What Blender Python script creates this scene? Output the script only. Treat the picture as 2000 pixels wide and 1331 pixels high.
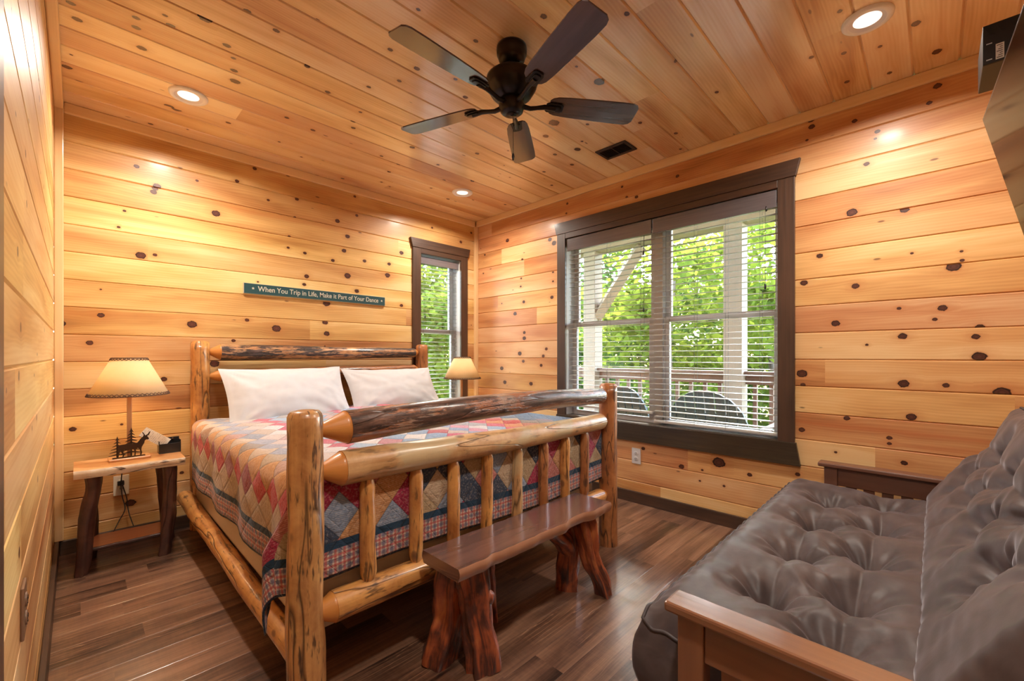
import bpy, math, random
from math import sin, cos, pi, radians, sqrt, exp, atan2
from mathutils import Vector, Matrix, noise

for _o in list(bpy.data.objects):
    bpy.data.objects.remove(_o, do_unlink=True)
SC = bpy.context.scene
COL = SC.collection

# ------------------------------------------------------------------ camera
cam_d = bpy.data.cameras.new('camera')
cam = bpy.data.objects.new('camera', cam_d)
COL.objects.link(cam)
cam.location = (0.0, 0.0, 1.075)
cam.rotation_euler = (radians(90), 0, radians(-45.4))
cam_d.sensor_width = 36.0
cam_d.lens = 838.0 / 2000.0 * 36.0
cam_d.shift_y = (695.0 - 665.5) / 2000.0
cam_d.clip_start = 0.02
SC.camera = cam

# ------------------------------------------------------------------ world, sun, exposure
SC.view_settings.view_transform = 'Standard'
SC.view_settings.look = 'None'
SC.view_settings.exposure = 0.34
SC.view_settings.gamma = 1.0
SC.view_settings.use_curve_mapping = False
SC.cycles.max_bounces = 12
SC.cycles.diffuse_bounces = 6
SC.cycles.glossy_bounces = 4
SC.cycles.transparent_max_bounces = 24
SC.cycles.sample_clamp_indirect = 10.0

world = bpy.data.worlds.new('world')
SC.world = world
world.use_nodes = True
wn = world.node_tree
wn.nodes.clear()
w_out = wn.nodes.new('ShaderNodeOutputWorld')
w_bg = wn.nodes.new('ShaderNodeBackground')
w_sky = wn.nodes.new('ShaderNodeTexSky')
w_sky.sky_type = 'NISHITA'
w_sky.sun_disc = False
w_sky.sun_elevation = radians(48)
w_sky.sun_rotation = radians(60)
w_sky.air_density = 1.3
w_sky.dust_density = 3.0
w_bg.inputs['Strength'].default_value = 4.8
wn.links.new(w_sky.outputs[0], w_bg.inputs['Color'])
wn.links.new(w_bg.outputs[0], w_out.inputs['Surface'])

def add_light(kind, name, loc, energy, color=(1, 1, 1), rot=(0, 0, 0), **kw):
    d = bpy.data.lights.new(name, kind)
    d.energy = energy
    d.color = color
    for k, v in kw.items():
        setattr(d, k, v)
    o = bpy.data.objects.new(name, d)
    o.location = loc
    o.rotation_euler = rot
    COL.objects.link(o)
    return o

# sun high over the porch, coming from beyond the deck
sun_dir = Vector((0.60, 0.42, 0.95)).normalized()      # towards the sun
sun = add_light('SUN', 'sun', (6, 6, 8), 14.0, (1.0, 0.93, 0.82), angle=radians(0.6))
sun.rotation_euler = sun_dir.to_track_quat('Z', 'Y').to_euler()

LAMP_W = 14.0        # bedside lamp bulbs
CAN_W = 16.5        # recessed ceiling cans

# ------------------------------------------------------------------ helpers
def L(c):   # sRGB 0-255 -> linear
    return tuple(((v / 255.0) / 12.92 if v <= 10 else ((v / 255.0 + 0.055) / 1.055) ** 2.4) for v in c)

def tag(o, label=None, cat=None, group=None, kind=None):
    if label: o['label'] = label
    if cat: o['category'] = cat
    if group: o['group'] = group
    if kind: o['kind'] = kind
    return o

def empty(name, loc=(0, 0, 0), label=None, cat=None, group=None, kind=None, rz=0.0):
    o = bpy.data.objects.new(name, None)
    o.location = loc
    o.rotation_euler = (0, 0, rz)
    o.empty_display_size = 0.05
    COL.objects.link(o)
    return tag(o, label, cat, group, kind)

class MB:
    """collects geometry for ONE mesh; coordinates are local to the parent"""
    def __init__(s):
        s.v = []; s.f = []; s.uv = []; s.mi = []; s.sm = []; s.tone = []; s.kn = []
        s.extra = False
    def face(s, pts, uvs=None, mi=0, smooth=False):
        b = len(s.v)
        s.v.extend([tuple(p) for p in pts])
        s.f.append(tuple(range(b, b + len(pts))))
        s.uv.extend(uvs if uvs else [(0, 0)] * len(pts))
        s.mi.append(mi); s.sm.append(smooth)
    def box(s, x0, x1, y0, y1, z0, z1, mi=0, off=(0, 0)):
        P = [(x0, y0, z0), (x1, y0, z0), (x1, y1, z0), (x0, y1, z0), (x0, y0, z1), (x1, y0, z1), (x1, y1, z1), (x0, y1, z1)]
        s.hexa(P, mi, off)
    def hexa(s, P, mi=0, off=(0, 0), M=None):
        """8 corners as in box(); grain runs along the longest side"""
        if M is not None:
            P = [tuple(M @ Vector(p)) for p in P]
        e = [(Vector(P[1]) - Vector(P[0])).length, (Vector(P[3]) - Vector(P[0])).length, (Vector(P[4]) - Vector(P[0])).length]
        ax = e.index(max(e))
        b = len(s.v)
        s.v.extend(P)
        loc = [(0, 0, 0), (e[0], 0, 0), (e[0], e[1], 0), (0, e[1], 0), (0, 0, e[2]), (e[0], 0, e[2]), (e[0], e[1], e[2]), (0, e[1], e[2])]
        for q in ((0, 3, 2, 1), (4, 5, 6, 7), (0, 1, 5, 4), (1, 2, 6, 5), (2, 3, 7, 6), (3, 0, 4, 7)):
            s.f.append(tuple(b + k for k in q))
            for k in q:
                c = loc[k]; o2 = [c[i] for i in range(3) if i != ax]
                s.uv.append((c[ax] + off[0], o2[0] + o2[1] + off[1]))
            s.mi.append(mi); s.sm.append(False)
    def grid(s, rows, uvf=None, closed=False, mi=0, smooth=True, flip=False):
        """rows: list of lists of points (shared vertices); uvf(i,j)"""
        b = len(s.v); n = len(rows[0])
        for r in rows: s.v.extend([tuple(p) for p in r])
        for i in range(len(rows) - 1):
            for j in range(n if closed else n - 1):
                j2 = (j + 1) % n
                q = [(i, j), (i, j + 1), (i + 1, j + 1), (i + 1, j)]
                idx = [b + i * n + j, b + i * n + j2, b + (i + 1) * n + j2, b + (i + 1) * n + j]
                uv = [uvf(a, c) for a, c in q] if uvf else [(0, 0)] * 4
                if flip: idx.reverse(); uv.reverse()
                s.f.append(tuple(idx)); s.uv.extend(uv); s.mi.append(mi); s.sm.append(smooth)
    def lathe(s, prof, seg=32, mi=0, M=None, smooth=True, ang=(0, 2 * pi)):
        """prof list of (r,z)"""
        rows = []
        full = abs(ang[1] - ang[0] - 2 * pi) < 1e-6
        n = seg if full else seg + 1
        for r, z in prof:
            row = []
            for k in range(n):
                a = ang[0] + (ang[1] - ang[0]) * k / seg
                p = Vector((r * cos(a), r * sin(a), z))
                row.append(M @ p if M is not None else p)
            rows.append(row)
        s.grid(rows, lambda i, j: (prof[i][1], j * 2 * pi / seg * max(prof[i][0], .01)), closed=full, mi=mi, smooth=smooth)
    def tube(s, pts, rad, seg=8, mi=0, cap=True, nz=0.0, nf=6.0, seed=0, flute=0, fa=0.0, smooth=True, vo=0.0):
        """tube along points; rad number or list; nz radial noise; flute = number of ribs"""
        pts = [Vector(p) for p in pts]
        if not isinstance(rad, (list, tuple)): rad = [rad] * len(pts)
        rows = []; lens = [0.0]
        for i in range(1, len(pts)): lens.append(lens[-1] + (pts[i] - pts[i - 1]).length)
        up = None
        for i, p in enumerate(pts):
            t = (pts[min(i + 1, len(pts) - 1)] - pts[max(i - 1, 0)])
            if t.length < 1e-9: t = Vector((0, 0, 1))
            t.normalize()
            if up is None:
                up = Vector((0, 0, 1)) if abs(t.z) < .9 else Vector((1, 0, 0))
            sx = up.cross(t)
            if sx.length < 1e-6: sx = Vector((0, 1, 0)).cross(t)
            sx.normalize(); sy = t.cross(sx); up = sy
            row = []
            for k in range(seg):
                a = 2 * pi * k / seg
                r = rad[i]
                if nz:
                    r *= 1 + nz * noise.noise(Vector((cos(a) * 1.3 + seed * 3.1, sin(a) * 1.3, lens[i] * nf))) \
                           + nz * .5 * noise.noise(Vector((cos(a) * 4 + seed, sin(a) * 4 + 7, lens[i] * nf * 2.5)))
                if flute:
                    r *= 1 + fa * sin(a * flute + 2.5 * noise.noise(Vector((lens[i] * 5, seed, 0))) + 1.5 * sin(a * 2 + seed))
                row.append(p + (sx * cos(a) + sy * sin(a)) * r)
            rows.append(row)
        rr = max(rad)
        s.grid(rows, lambda i, j: (lens[i] + seed * 1.37, 2 * pi * j / seg * rr + vo), closed=True, mi=mi, smooth=smooth)
        if cap:
            for i, fl in ((0, True), (len(rows) - 1, False)):
                c = pts[i]
                b = len(s.v); s.v.append(tuple(c)); s.v.extend([tuple(p) for p in rows[i]])
                for k in range(seg):
                    q = (b, b + 1 + k, b + 1 + (k + 1) % seg)
                    s.f.append(q if not fl else q[::-1])
                    s.uv.extend([(seed * 1.37, 0), (seed * 1.37 + .01, .02), (seed * 1.37 + .02, 0)]); s.mi.append(mi); s.sm.append(False)
    def prism(s, poly, d, M=None, mi=0, smooth=False):
        """2-D outline (x,y) extruded 0..d along z then moved by M"""
        n = len(poly)
        lo = [Vector((x, y, 0)) for x, y in poly]; hi = [Vector((x, y, d)) for x, y in poly]
        if M is not None: lo = [M @ p for p in lo]; hi = [M @ p for p in hi]
        b = len(s.v); s.v.extend([tuple(p) for p in lo + hi])
        s.f.append(tuple(b + k for k in range(n))[::-1]); s.uv.extend([poly[k] for k in range(n)][::-1]); s.mi.append(mi); s.sm.append(False)
        s.f.append(tuple(b + n + k for k in range(n))); s.uv.extend(poly); s.mi.append(mi); s.sm.append(False)
        for k in range(n):
            k2 = (k + 1) % n
            s.f.append((b + k, b + k2, b + n + k2, b + n + k)); s.mi.append(mi); s.sm.append(smooth)
            s.uv.extend([(poly[k][0], poly[k][1]), (poly[k2][0], poly[k2][1]), (poly[k2][0] + d, poly[k2][1]), (poly[k][0] + d, poly[k][1])])
    def build(s, name, mats, parent=None, bevel=0.0, bseg=2, subsurf=0, loc=None, solid=0.0, weld=False):
        me = bpy.data.meshes.new(name)
        me.from_pydata(s.v, [], s.f)
        if not isinstance(mats, (list, tuple)): mats = [mats]
        for m in mats: me.materials.append(m)
        uvl = me.uv_layers.new(name='UVMap')
        flat = [c for uv in s.uv for c in uv]
        uvl.data.foreach_set('uv', flat)
        if s.extra:
            kl = me.uv_layers.new(name='knot')
            kl.data.foreach_set('uv', [c for uv in s.kn for c in uv])
            ca = me.color_attributes.new(name='tone', type='FLOAT_COLOR', domain='CORNER')
            ca.data.foreach_set('color', [c for t in s.tone for c in t])
        me.polygons.foreach_set('material_index', s.mi)
        me.polygons.foreach_set('use_smooth', s.sm)
        me.update()
        o = bpy.data.objects.new(name, me)
        COL.objects.link(o)
        if loc is not None: o.location = loc
        if parent is not None: o.parent = parent
        if bevel:
            m = o.modifiers.new('bevel', 'BEVEL'); m.width = bevel; m.segments = bseg; m.limit_method = 'ANGLE'; m.angle_limit = radians(40)
        if solid:
            m = o.modifiers.new('solid', 'SOLIDIFY'); m.thickness = solid; m.offset = 0
        if subsurf:
            m = o.modifiers.new('sub', 'SUBSURF'); m.levels = subsurf; m.render_levels = subsurf
        return o

def boxobj(name, b, mat, parent=None, bevel=0.0, off=(0, 0)):
    m = MB(); m.box(*b, off=off); return m.build(name, mat, parent, bevel)

def copy_tree(o, parent=None):
    c = o.copy(); COL.objects.link(c)
    if parent is not None: c.parent = parent
    for ch in list(o.children): copy_tree(ch, c)
    return c

# ------------------------------------------------------------------ node DSL
class G:
    def __init__(s, name):
        s.m = bpy.data.materials.new(name); s.m.use_nodes = True
        s.nt = s.m.node_tree; s.nt.nodes.clear()
        s.out = s.nt.nodes.new('ShaderNodeOutputMaterial')
    def n(s, t, **kw):
        nd = s.nt.nodes.new(t)
        for k, v in kw.items(): setattr(nd, k, v)
        return nd
    def set(s, sock, v):
        if v is None: return
        if isinstance(v, bpy.types.NodeSocket): s.nt.links.new(v, sock)
        elif isinstance(v, (tuple, list)) and len(v) == 3 and sock.type == 'RGBA': sock.default_value = (*v, 1)
        else: sock.default_value = v
    def math(s, op, a, b=None, c=None, clamp=False):
        nd = s.n('ShaderNodeMath', operation=op, use_clamp=clamp)
        s.set(nd.inputs[0], a); s.set(nd.inputs[1], b)
        if c is not None: s.set(nd.inputs[2], c)
        return nd.outputs[0]
    def uv(s, name='UVMap'):
        nd = s.n('ShaderNodeUVMap'); nd.uv_map = name; return nd.outputs[0]
    def obj(s):
        return s.n('ShaderNodeTexCoord').outputs['Object']
    def sep(s, v):
        nd = s.n('ShaderNodeSeparateXYZ'); s.set(nd.inputs[0], v); return nd.outputs
    def comb(s, x=0.0, y=0.0, z=0.0):
        nd = s.n('ShaderNodeCombineXYZ'); s.set(nd.inputs[0], x); s.set(nd.inputs[1], y); s.set(nd.inputs[2], z); return nd.outputs[0]
    def vscale(s, v, sc):
        nd = s.n('ShaderNodeVectorMath', operation='MULTIPLY'); s.set(nd.inputs[0], v); s.set(nd.inputs[1], sc); return nd.outputs[0]
    def vadd(s, a, b):
        nd = s.n('ShaderNodeVectorMath', operation='ADD'); s.set(nd.inputs[0], a); s.set(nd.inputs[1], b); return nd.outputs[0]
    def vlen(s, a):
        nd = s.n('ShaderNodeVectorMath', operation='LENGTH'); s.set(nd.inputs[0], a); return nd.outputs['Value']
    def noise(s, v, scale=5.0, detail=2.0, rough=0.5, dist=0.0, col=False):
        nd = s.n('ShaderNodeTexNoise'); s.set(nd.inputs['Vector'], v)
        nd.inputs['Scale'].default_value = scale; nd.inputs['Detail'].default_value = detail
        nd.inputs['Roughness'].default_value = rough; nd.inputs['Distortion'].default_value = dist
        return nd.outputs['Color' if col else 'Fac']
    def voro(s, v, scale=5.0, feature='F1', out='Distance', rnd=1.0):
        nd = s.n('ShaderNodeTexVoronoi', feature=feature); s.set(nd.inputs['Vector'], v)
        nd.inputs['Scale'].default_value = scale; nd.inputs['Randomness'].default_value = rnd
        return nd.outputs[out]
    def white(s, v, out='Value'):
        nd = s.n('ShaderNodeTexWhiteNoise', noise_dimensions='3D'); s.set(nd.inputs['Vector'], v); return nd.outputs[out]
    def ramp(s, f, stops, interp='LINEAR'):
        nd = s.n('ShaderNodeValToRGB'); cr = nd.color_ramp; cr.interpolation = interp
        while len(cr.elements) < len(stops): cr.elements.new(0.5)
        for e, (p, c) in zip(cr.elements, stops):
            e.position = p
            if isinstance(c, (int, float)): c = (c, c, c)
            e.color = (*c, 1)
        s.set(nd.inputs[0], f); return nd.outputs[0]
    def mix(s, f, a, b, blend='MIX'):
        nd = s.n('ShaderNodeMix', data_type='RGBA', blend_type=blend); nd.clamp_factor = True
        s.set(nd.inputs[0], f); s.set(nd.inputs[6], a); s.set(nd.inputs[7], b); return nd.outputs[2]
    def attr(s, name):
        nd = s.n('ShaderNodeAttribute'); nd.attribute_name = name; return nd.outputs['Color']
    def sepc(s, c):
        nd = s.n('ShaderNodeSeparateColor'); s.set(nd.inputs[0], c); return nd.outputs
    def hsv(s, c, h=0.5, sa=1.0, v=1.0):
        nd = s.n('ShaderNodeHueSaturation'); s.set(nd.inputs['Hue'], h); s.set(nd.inputs['Saturation'], sa); s.set(nd.inputs['Value'], v); s.set(nd.inputs['Color'], c); return nd.outputs[0]
    def bump(s, h, strength=0.3, dist=0.01):
        nd = s.n('ShaderNodeBump'); s.set(nd.inputs['Height'], h); nd.inputs['Strength'].default_value = strength; nd.inputs['Distance'].default_value = dist; return nd.outputs[0]
    def bsdf(s, color, rough=0.5, metal=0.0, normal=None, spec=0.5, coat=0.0, coat_r=0.1, coat_ior=1.5, sheen=0.0, sheen_tint=None, emis=None, estr=0.0, sheen_r=0.4):
        nd = s.n('ShaderNodeBsdfPrincipled')
        s.set(nd.inputs['Base Color'], color); s.set(nd.inputs['Roughness'], rough); s.set(nd.inputs['Metallic'], metal)
        nd.inputs['Specular IOR Level'].default_value = spec
        nd.inputs['Coat Weight'].default_value = coat; nd.inputs['Coat Roughness'].default_value = coat_r; nd.inputs['Coat IOR'].default_value = coat_ior
        if sheen:
            nd.inputs['Sheen Weight'].default_value = sheen; nd.inputs['Sheen Roughness'].default_value = sheen_r
            if sheen_tint: nd.inputs['Sheen Tint'].default_value = (*sheen_tint, 1)
        if normal is not None: s.nt.links.new(normal, nd.inputs['Normal'])
        if emis is not None:
            s.set(nd.inputs['Emission Color'], emis); nd.inputs['Emission Strength'].default_value = estr
        return nd.outputs[0]
    def done(s, sh):
        s.nt.links.new(sh, s.out.inputs['Surface']); return s.m

def plain(name, color, rough=0.5, metal=0.0, **kw):
    g = G(name)
    f = g.noise(g.obj(), 30.0, 3.0)
    c = g.mix(f, tuple(v * .97 for v in color), tuple(min(1, v * 1.03) for v in color))
    return g.done(g.bsdf(c, rough, metal, **kw))

# ------------------------------------------------------------------ materials
def board_mat(name, light, mid, dark, kn_in=(.065, .020, .012), rough=0.42, coat=0.10, streak=1.0):
    """varnished knotty pine boards: UVMap = (along, across) in metres, knot = offset from the knot centre in knot radii"""
    g = G(name)
    uv = g.uv(); kn = g.uv('knot'); tone = g.sepc(g.attr('tone'))
    u, v, _ = g.sep(uv); kx, ky, _ = g.sep(kn)
    k2 = g.math('ADD', g.math('MULTIPLY', kx, g.math('MULTIPLY', kx, 0.10)), g.math('MULTIPLY', ky, g.math('MULTIPLY', ky, 0.16)))
    infl = g.math('EXPONENT', g.math('MULTIPLY', k2, -1.0))
    push = g.math('MULTIPLY', g.math('MULTIPLY', infl, g.math('ARCTANGENT', ky)), -0.014)
    v2 = g.math('ADD', v, push)
    low = g.noise(g.comb(g.math('MULTIPLY', u, 0.9), g.math('MULTIPLY', v2, 6.0), 0.0), 1.0, 3.0, 0.55, 0.4)
    fine = g.noise(g.comb(g.math('MULTIPLY', u, 2.2), g.math('MULTIPLY', v2, 85.0), 3.0), 1.0, 3.0, 0.6)
    vv = g.math('ADD', v2, g.math('MULTIPLY', low, 0.09))
    ring = g.math('SINE', g.math('MULTIPLY', vv, 420.0))
    ring = g.math('MULTIPLY', g.math('ADD', ring, 1.0), 0.5)
    ringm = g.noise(g.comb(g.math('MULTIPLY', u, 1.1), g.math('MULTIPLY', v2, 9.0), 9.0), 1.0, 2.0)
    s1 = g.math('ADD', g.math('MULTIPLY', low, 1.45), g.math('MULTIPLY', fine, 0.22))
    s1 = g.math('ADD', s1, g.math('MULTIPLY', g.math('MULTIPLY', ring, ringm), 0.16))
    s1 = g.math('ADD', s1, g.math('MULTIPLY', g.math('SUBTRACT', tone[0], 0.5), 0.34))
    s1 = g.math('SUBTRACT', s1, 0.40)
    col = g.ramp(s1, [(0.18, light), (0.46, mid), (0.78, dark), (1.0, tuple(c * .62 for c in dark))])
    # reddish heart streaks
    red = g.noise(g.comb(g.math('MULTIPLY', u, 0.55), g.math('MULTIPLY', v2, 11.0), 17.0), 1.0, 2.0, 0.5, 0.6)
    rf = g.math('MULTIPLY', g.ramp(red, [(0.52, 0), (0.72, 1)]), g.math('MULTIPLY', tone[1], 0.75 * streak))
    col = g.mix(rf, col, tuple(c * k for c, k in zip(dark, (1.05, .72, .62))))
    col = g.hsv(col, g.math('ADD', 0.5, g.math('MULTIPLY', g.math('SUBTRACT', tone[2], 0.5), 0.022)), 1.0, g.math('ADD', 0.9, g.math('MULTIPLY', tone[2], 0.2)))
    # knot
    wob = g.noise(g.vadd(kn, g.comb(u, v, 0.0)), 1.6, 2.0)
    d = g.math('MULTIPLY', g.vlen(kn), g.math('ADD', 0.72, g.math('MULTIPLY', wob, 0.56)))
    halo = g.math('MULTIPLY', g.ramp(g.math('DIVIDE', d, 4.0), [(0.22, .9), (0.34, .30), (0.8, 0)]), 0.75)
    col = g.mix(halo, col, tuple(c * k for c, k in zip(dark, (.95, .78, .7))))
    kr = g.math('ADD', g.math('MULTIPLY', g.math('SINE', g.math('MULTIPLY', d, 11.0)), 0.22), g.math('MULTIPLY', g.white(g.comb(g.math('FLOOR', g.math('MULTIPLY', u, 0.0)), tone[1], tone[2])), .6))
    kc = g.mix(kr, kn_in, tuple(min(1, c * 2.6) for c in kn_in))
    kc = g.mix(g.ramp(d, [(0.62, 0), (0.8, 1)]), kc, tuple(c * .35 for c in kn_in))
    col = g.mix(g.ramp(d, [(0.9, 1), (1.05, 0)]), col, kc)
    # slanting pin knots and pitch flecks
    fl = g.voro(g.comb(g.math('MULTIPLY', u, 3.2), g.math('MULTIPLY', v, 9.5), 0.0), 1.0)
    flm = g.math('MULTIPLY', g.ramp(fl, [(0.035, 1), (0.06, 0)]), 0.75)
    col = g.mix(flm, col, tuple(c * 1.2 for c in kn_in))
    h = g.math('ADD', g.math('MULTIPLY', low, 0.8), g.math('MULTIPLY', fine, 0.25))
    nb = g.bump(h, 0.10, 0.01)
    return g.done(g.bsdf(col, g.math('ADD', rough - .06, g.math('MULTIPLY', fine, 0.12)), 0, nb, 0.45, coat, 0.16, 1.9 if coat > .5 else 1.5))

def grain_mat(name, light, dark, rough=0.4, coat=0.0, fine=70.0, low=6.0, bump=0.15, contrast=1.0, spec=0.5, alng=1.6):
    g = G(name); uv = g.uv(); u, v, _ = g.sep(uv)
    a = g.noise(g.comb(g.math('MULTIPLY', u, alng), g.math('MULTIPLY', v, fine), 0.0), 1.0, 3.0, 0.6)
    b = g.noise(g.comb(g.math('MULTIPLY', u, alng * .6), g.math('MULTIPLY', v, low), 5.0), 1.0, 3.0, 0.6, 0.8)
    f = g.math('ADD', g.math('MULTIPLY', a, 0.45), g.math('MULTIPLY', b, 0.75))
    f = g.math('ADD', g.math('MULTIPLY', g.math('SUBTRACT', f, 0.6), contrast * 2.2), 0.5, clamp=True)
    c = g.mix(f, light, dark)
    return g.done(g.bsdf(c, rough, 0, g.bump(f, bump, 0.004), spec, coat, 0.15))

def log_mat(name, light, dark, bark=0.0, barkc=(.045, .02, .012), rough=0.42, fleck=0.5, pale=None):
    g = G(name); uv = g.uv(); u, v, _ = g.sep(uv); ob = g.obj()
    a = g.noise(g.comb(g.math('MULTIPLY', u, 3.0), g.math('MULTIPLY', v, 60.0), 0.0), 1.0, 3.0, 0.6)
    b = g.noise(ob, 9.0, 5.0, 0.65, .5)
    f = g.math('ADD', g.math('MULTIPLY', a, 0.4), g.math('MULTIPLY', b, 0.8))
    c = g.ramp(f, [(0.44, light), (0.62, tuple((p + q) / 2 for p, q in zip(light, dark))), (0.80, dark)])
    # small knots / worm flecks along the log
    fl = g.noise(g.comb(g.math('MULTIPLY', u, 9.0), g.math('MULTIPLY', v, 45.0), 2.0), 1.0, 3.0, 0.65)
    c = g.mix(g.math('MULTIPLY', g.ramp(fl, [(0.56, 0), (0.64, 1)]), fleck), c, barkc)
    kd = g.voro(g.comb(g.math('MULTIPLY', u, 5.0), g.math('MULTIPLY', v, 8.0), 1.0), 1.0)
    kf = g.ramp(kd, [(0.05, 1), (0.10, .75), (0.13, 0)])
    c = g.mix(g.math('MULTIPLY', kf, .85), c, tuple(q * 2.2 for q in barkc))
    # long drying cracks
    ck = g.math('ABSOLUTE', g.math('SUBTRACT', g.noise(g.comb(g.math('MULTIPLY', u, 1.0), g.math('MULTIPLY', v, 9.0), 12.0), 1.0, 2.0), 0.5))
    ckf = g.ramp(ck, [(0.0, 1), (0.010, 0)])
    c = g.mix(g.math('MULTIPLY', ckf, .8), c, tuple(q * .6 for q in barkc))
    h = g.math('SUBTRACT', g.math('MULTIPLY', f, .5), g.math('MULTIPLY', ckf, 1.0))
    if pale is not None:
        pf = g.ramp(g.noise(ob, 4.0, 3.0, 0.6), [(0.52, 0), (0.6, .8)])
        c = g.mix(pf, c, pale)
    if bark > 0:
        bn = g.noise(g.comb(g.math('MULTIPLY', u, 3.2), g.math('MULTIPLY', v, 16.0), 21.0), 1.0, 5.0, 0.72)
        bf = g.ramp(bn, [(1 - bark - .03, 0), (1 - bark + .03, 1)])
        bc = g.ramp(g.noise(g.comb(g.math('MULTIPLY', u, 9.0), g.math('MULTIPLY', v, 50.0), 4.0), 1.0, 4.0, 0.7),
                    [(0.35, tuple(q * .5 for q in barkc)), (0.55, tuple(q * 2.0 for q in barkc)), (0.75, tuple(q * 6 for q in barkc))])
        c = g.mix(bf, c, bc)
        h = g.math('ADD', h, g.math('MULTIPLY', bf, .8))
    return g.done(g.bsdf(c, rough, 0, g.bump(h, 0.6, 0.007), 0.5, 0.55, 0.22))

PINE_BACK = board_mat('pine_back_wall', (.80, .57, .28), (.68, .405, .155), (.47, .22, .07))
PINE_RIGHT = board_mat('pine_right_wall', (.78, .51, .26), (.68, .36, .15), (.50, .205, .075))
PINE_CEIL = board_mat('pine_ceiling', (.86, .66, .40), (.76, .50, .25), (.54, .28, .115), rough=0.34, coat=0.6)
PINE_TRIM = grain_mat('pine_trim', (.86, .62, .34), (.70, .44, .20), 0.35, 0.4, contrast=.7)
FLOOR = None
DARKTRIM = grain_mat('dark_stained_trim', (.105, .052, .030), (.028, .015, .010), 0.45, 0.15, bump=.25)
DARKSILL = grain_mat('dark_stained_sill', (.075, .050, .026), (.020, .013, .008), 0.4, 0.2, bump=.3)
WHITE = plain('white_vinyl', (.62, .61, .60), 0.4)
WHITEPL = plain('white_plastic', (.83, .81, .76), 0.35)
BLACKPL = plain('black_plastic', (.015, .015, .017), 0.35)
BLACKMT = plain('black_metal', (.02, .018, .017), 0.4, 0.7)

def floor_mat():
    g = G('vinyl_plank_floor')
    uv = g.uv(); tone = g.sepc(g.attr('tone')); u, v, _ = g.sep(uv)
    low = g.noise(g.comb(g.math('MULTIPLY', u, 1.3), g.math('MULTIPLY', v, 13.0), 0.0), 1.0, 4.0, 0.6, 0.7)
    fine = g.noise(g.comb(g.math('MULTIPLY', u, 3.5), g.math('MULTIPLY', v, 120.0), 3.0), 1.0, 3.0, 0.65)
    cross = g.noise(g.comb(g.math('MULTIPLY', u, 90.0), g.math('MULTIPLY', v, 14.0), 7.0), 1.0, 2.0)
    f = g.math('ADD', g.math('MULTIPLY', low, 0.95), g.math('MULTIPLY', fine, 0.4))
    f = g.math('ADD', f, g.math('MULTIPLY', g.math('SUBTRACT', tone[0], 0.5), 0.28))
    f = g.math('ADD', f, g.math('MULTIPLY', cross, 0.12))
    c = g.ramp(f, [(0.34, (.42, .245, .155)), (0.60, (.26, .135, .080)), (0.85, (.105, .050, .030)), (1.0, (.03, .014, .009))])
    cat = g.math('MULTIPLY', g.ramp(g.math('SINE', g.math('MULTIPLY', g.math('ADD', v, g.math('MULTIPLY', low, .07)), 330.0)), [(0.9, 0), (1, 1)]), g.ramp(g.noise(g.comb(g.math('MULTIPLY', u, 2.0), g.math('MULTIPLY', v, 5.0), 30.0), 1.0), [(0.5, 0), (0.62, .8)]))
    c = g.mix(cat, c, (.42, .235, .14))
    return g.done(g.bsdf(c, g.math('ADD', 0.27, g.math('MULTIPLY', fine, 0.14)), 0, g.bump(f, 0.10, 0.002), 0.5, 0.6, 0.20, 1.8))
FLOOR = floor_mat()

XL, XR, YB, YF, H = -0.085, 2.875, 3.35, -0.56, 2.44

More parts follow.
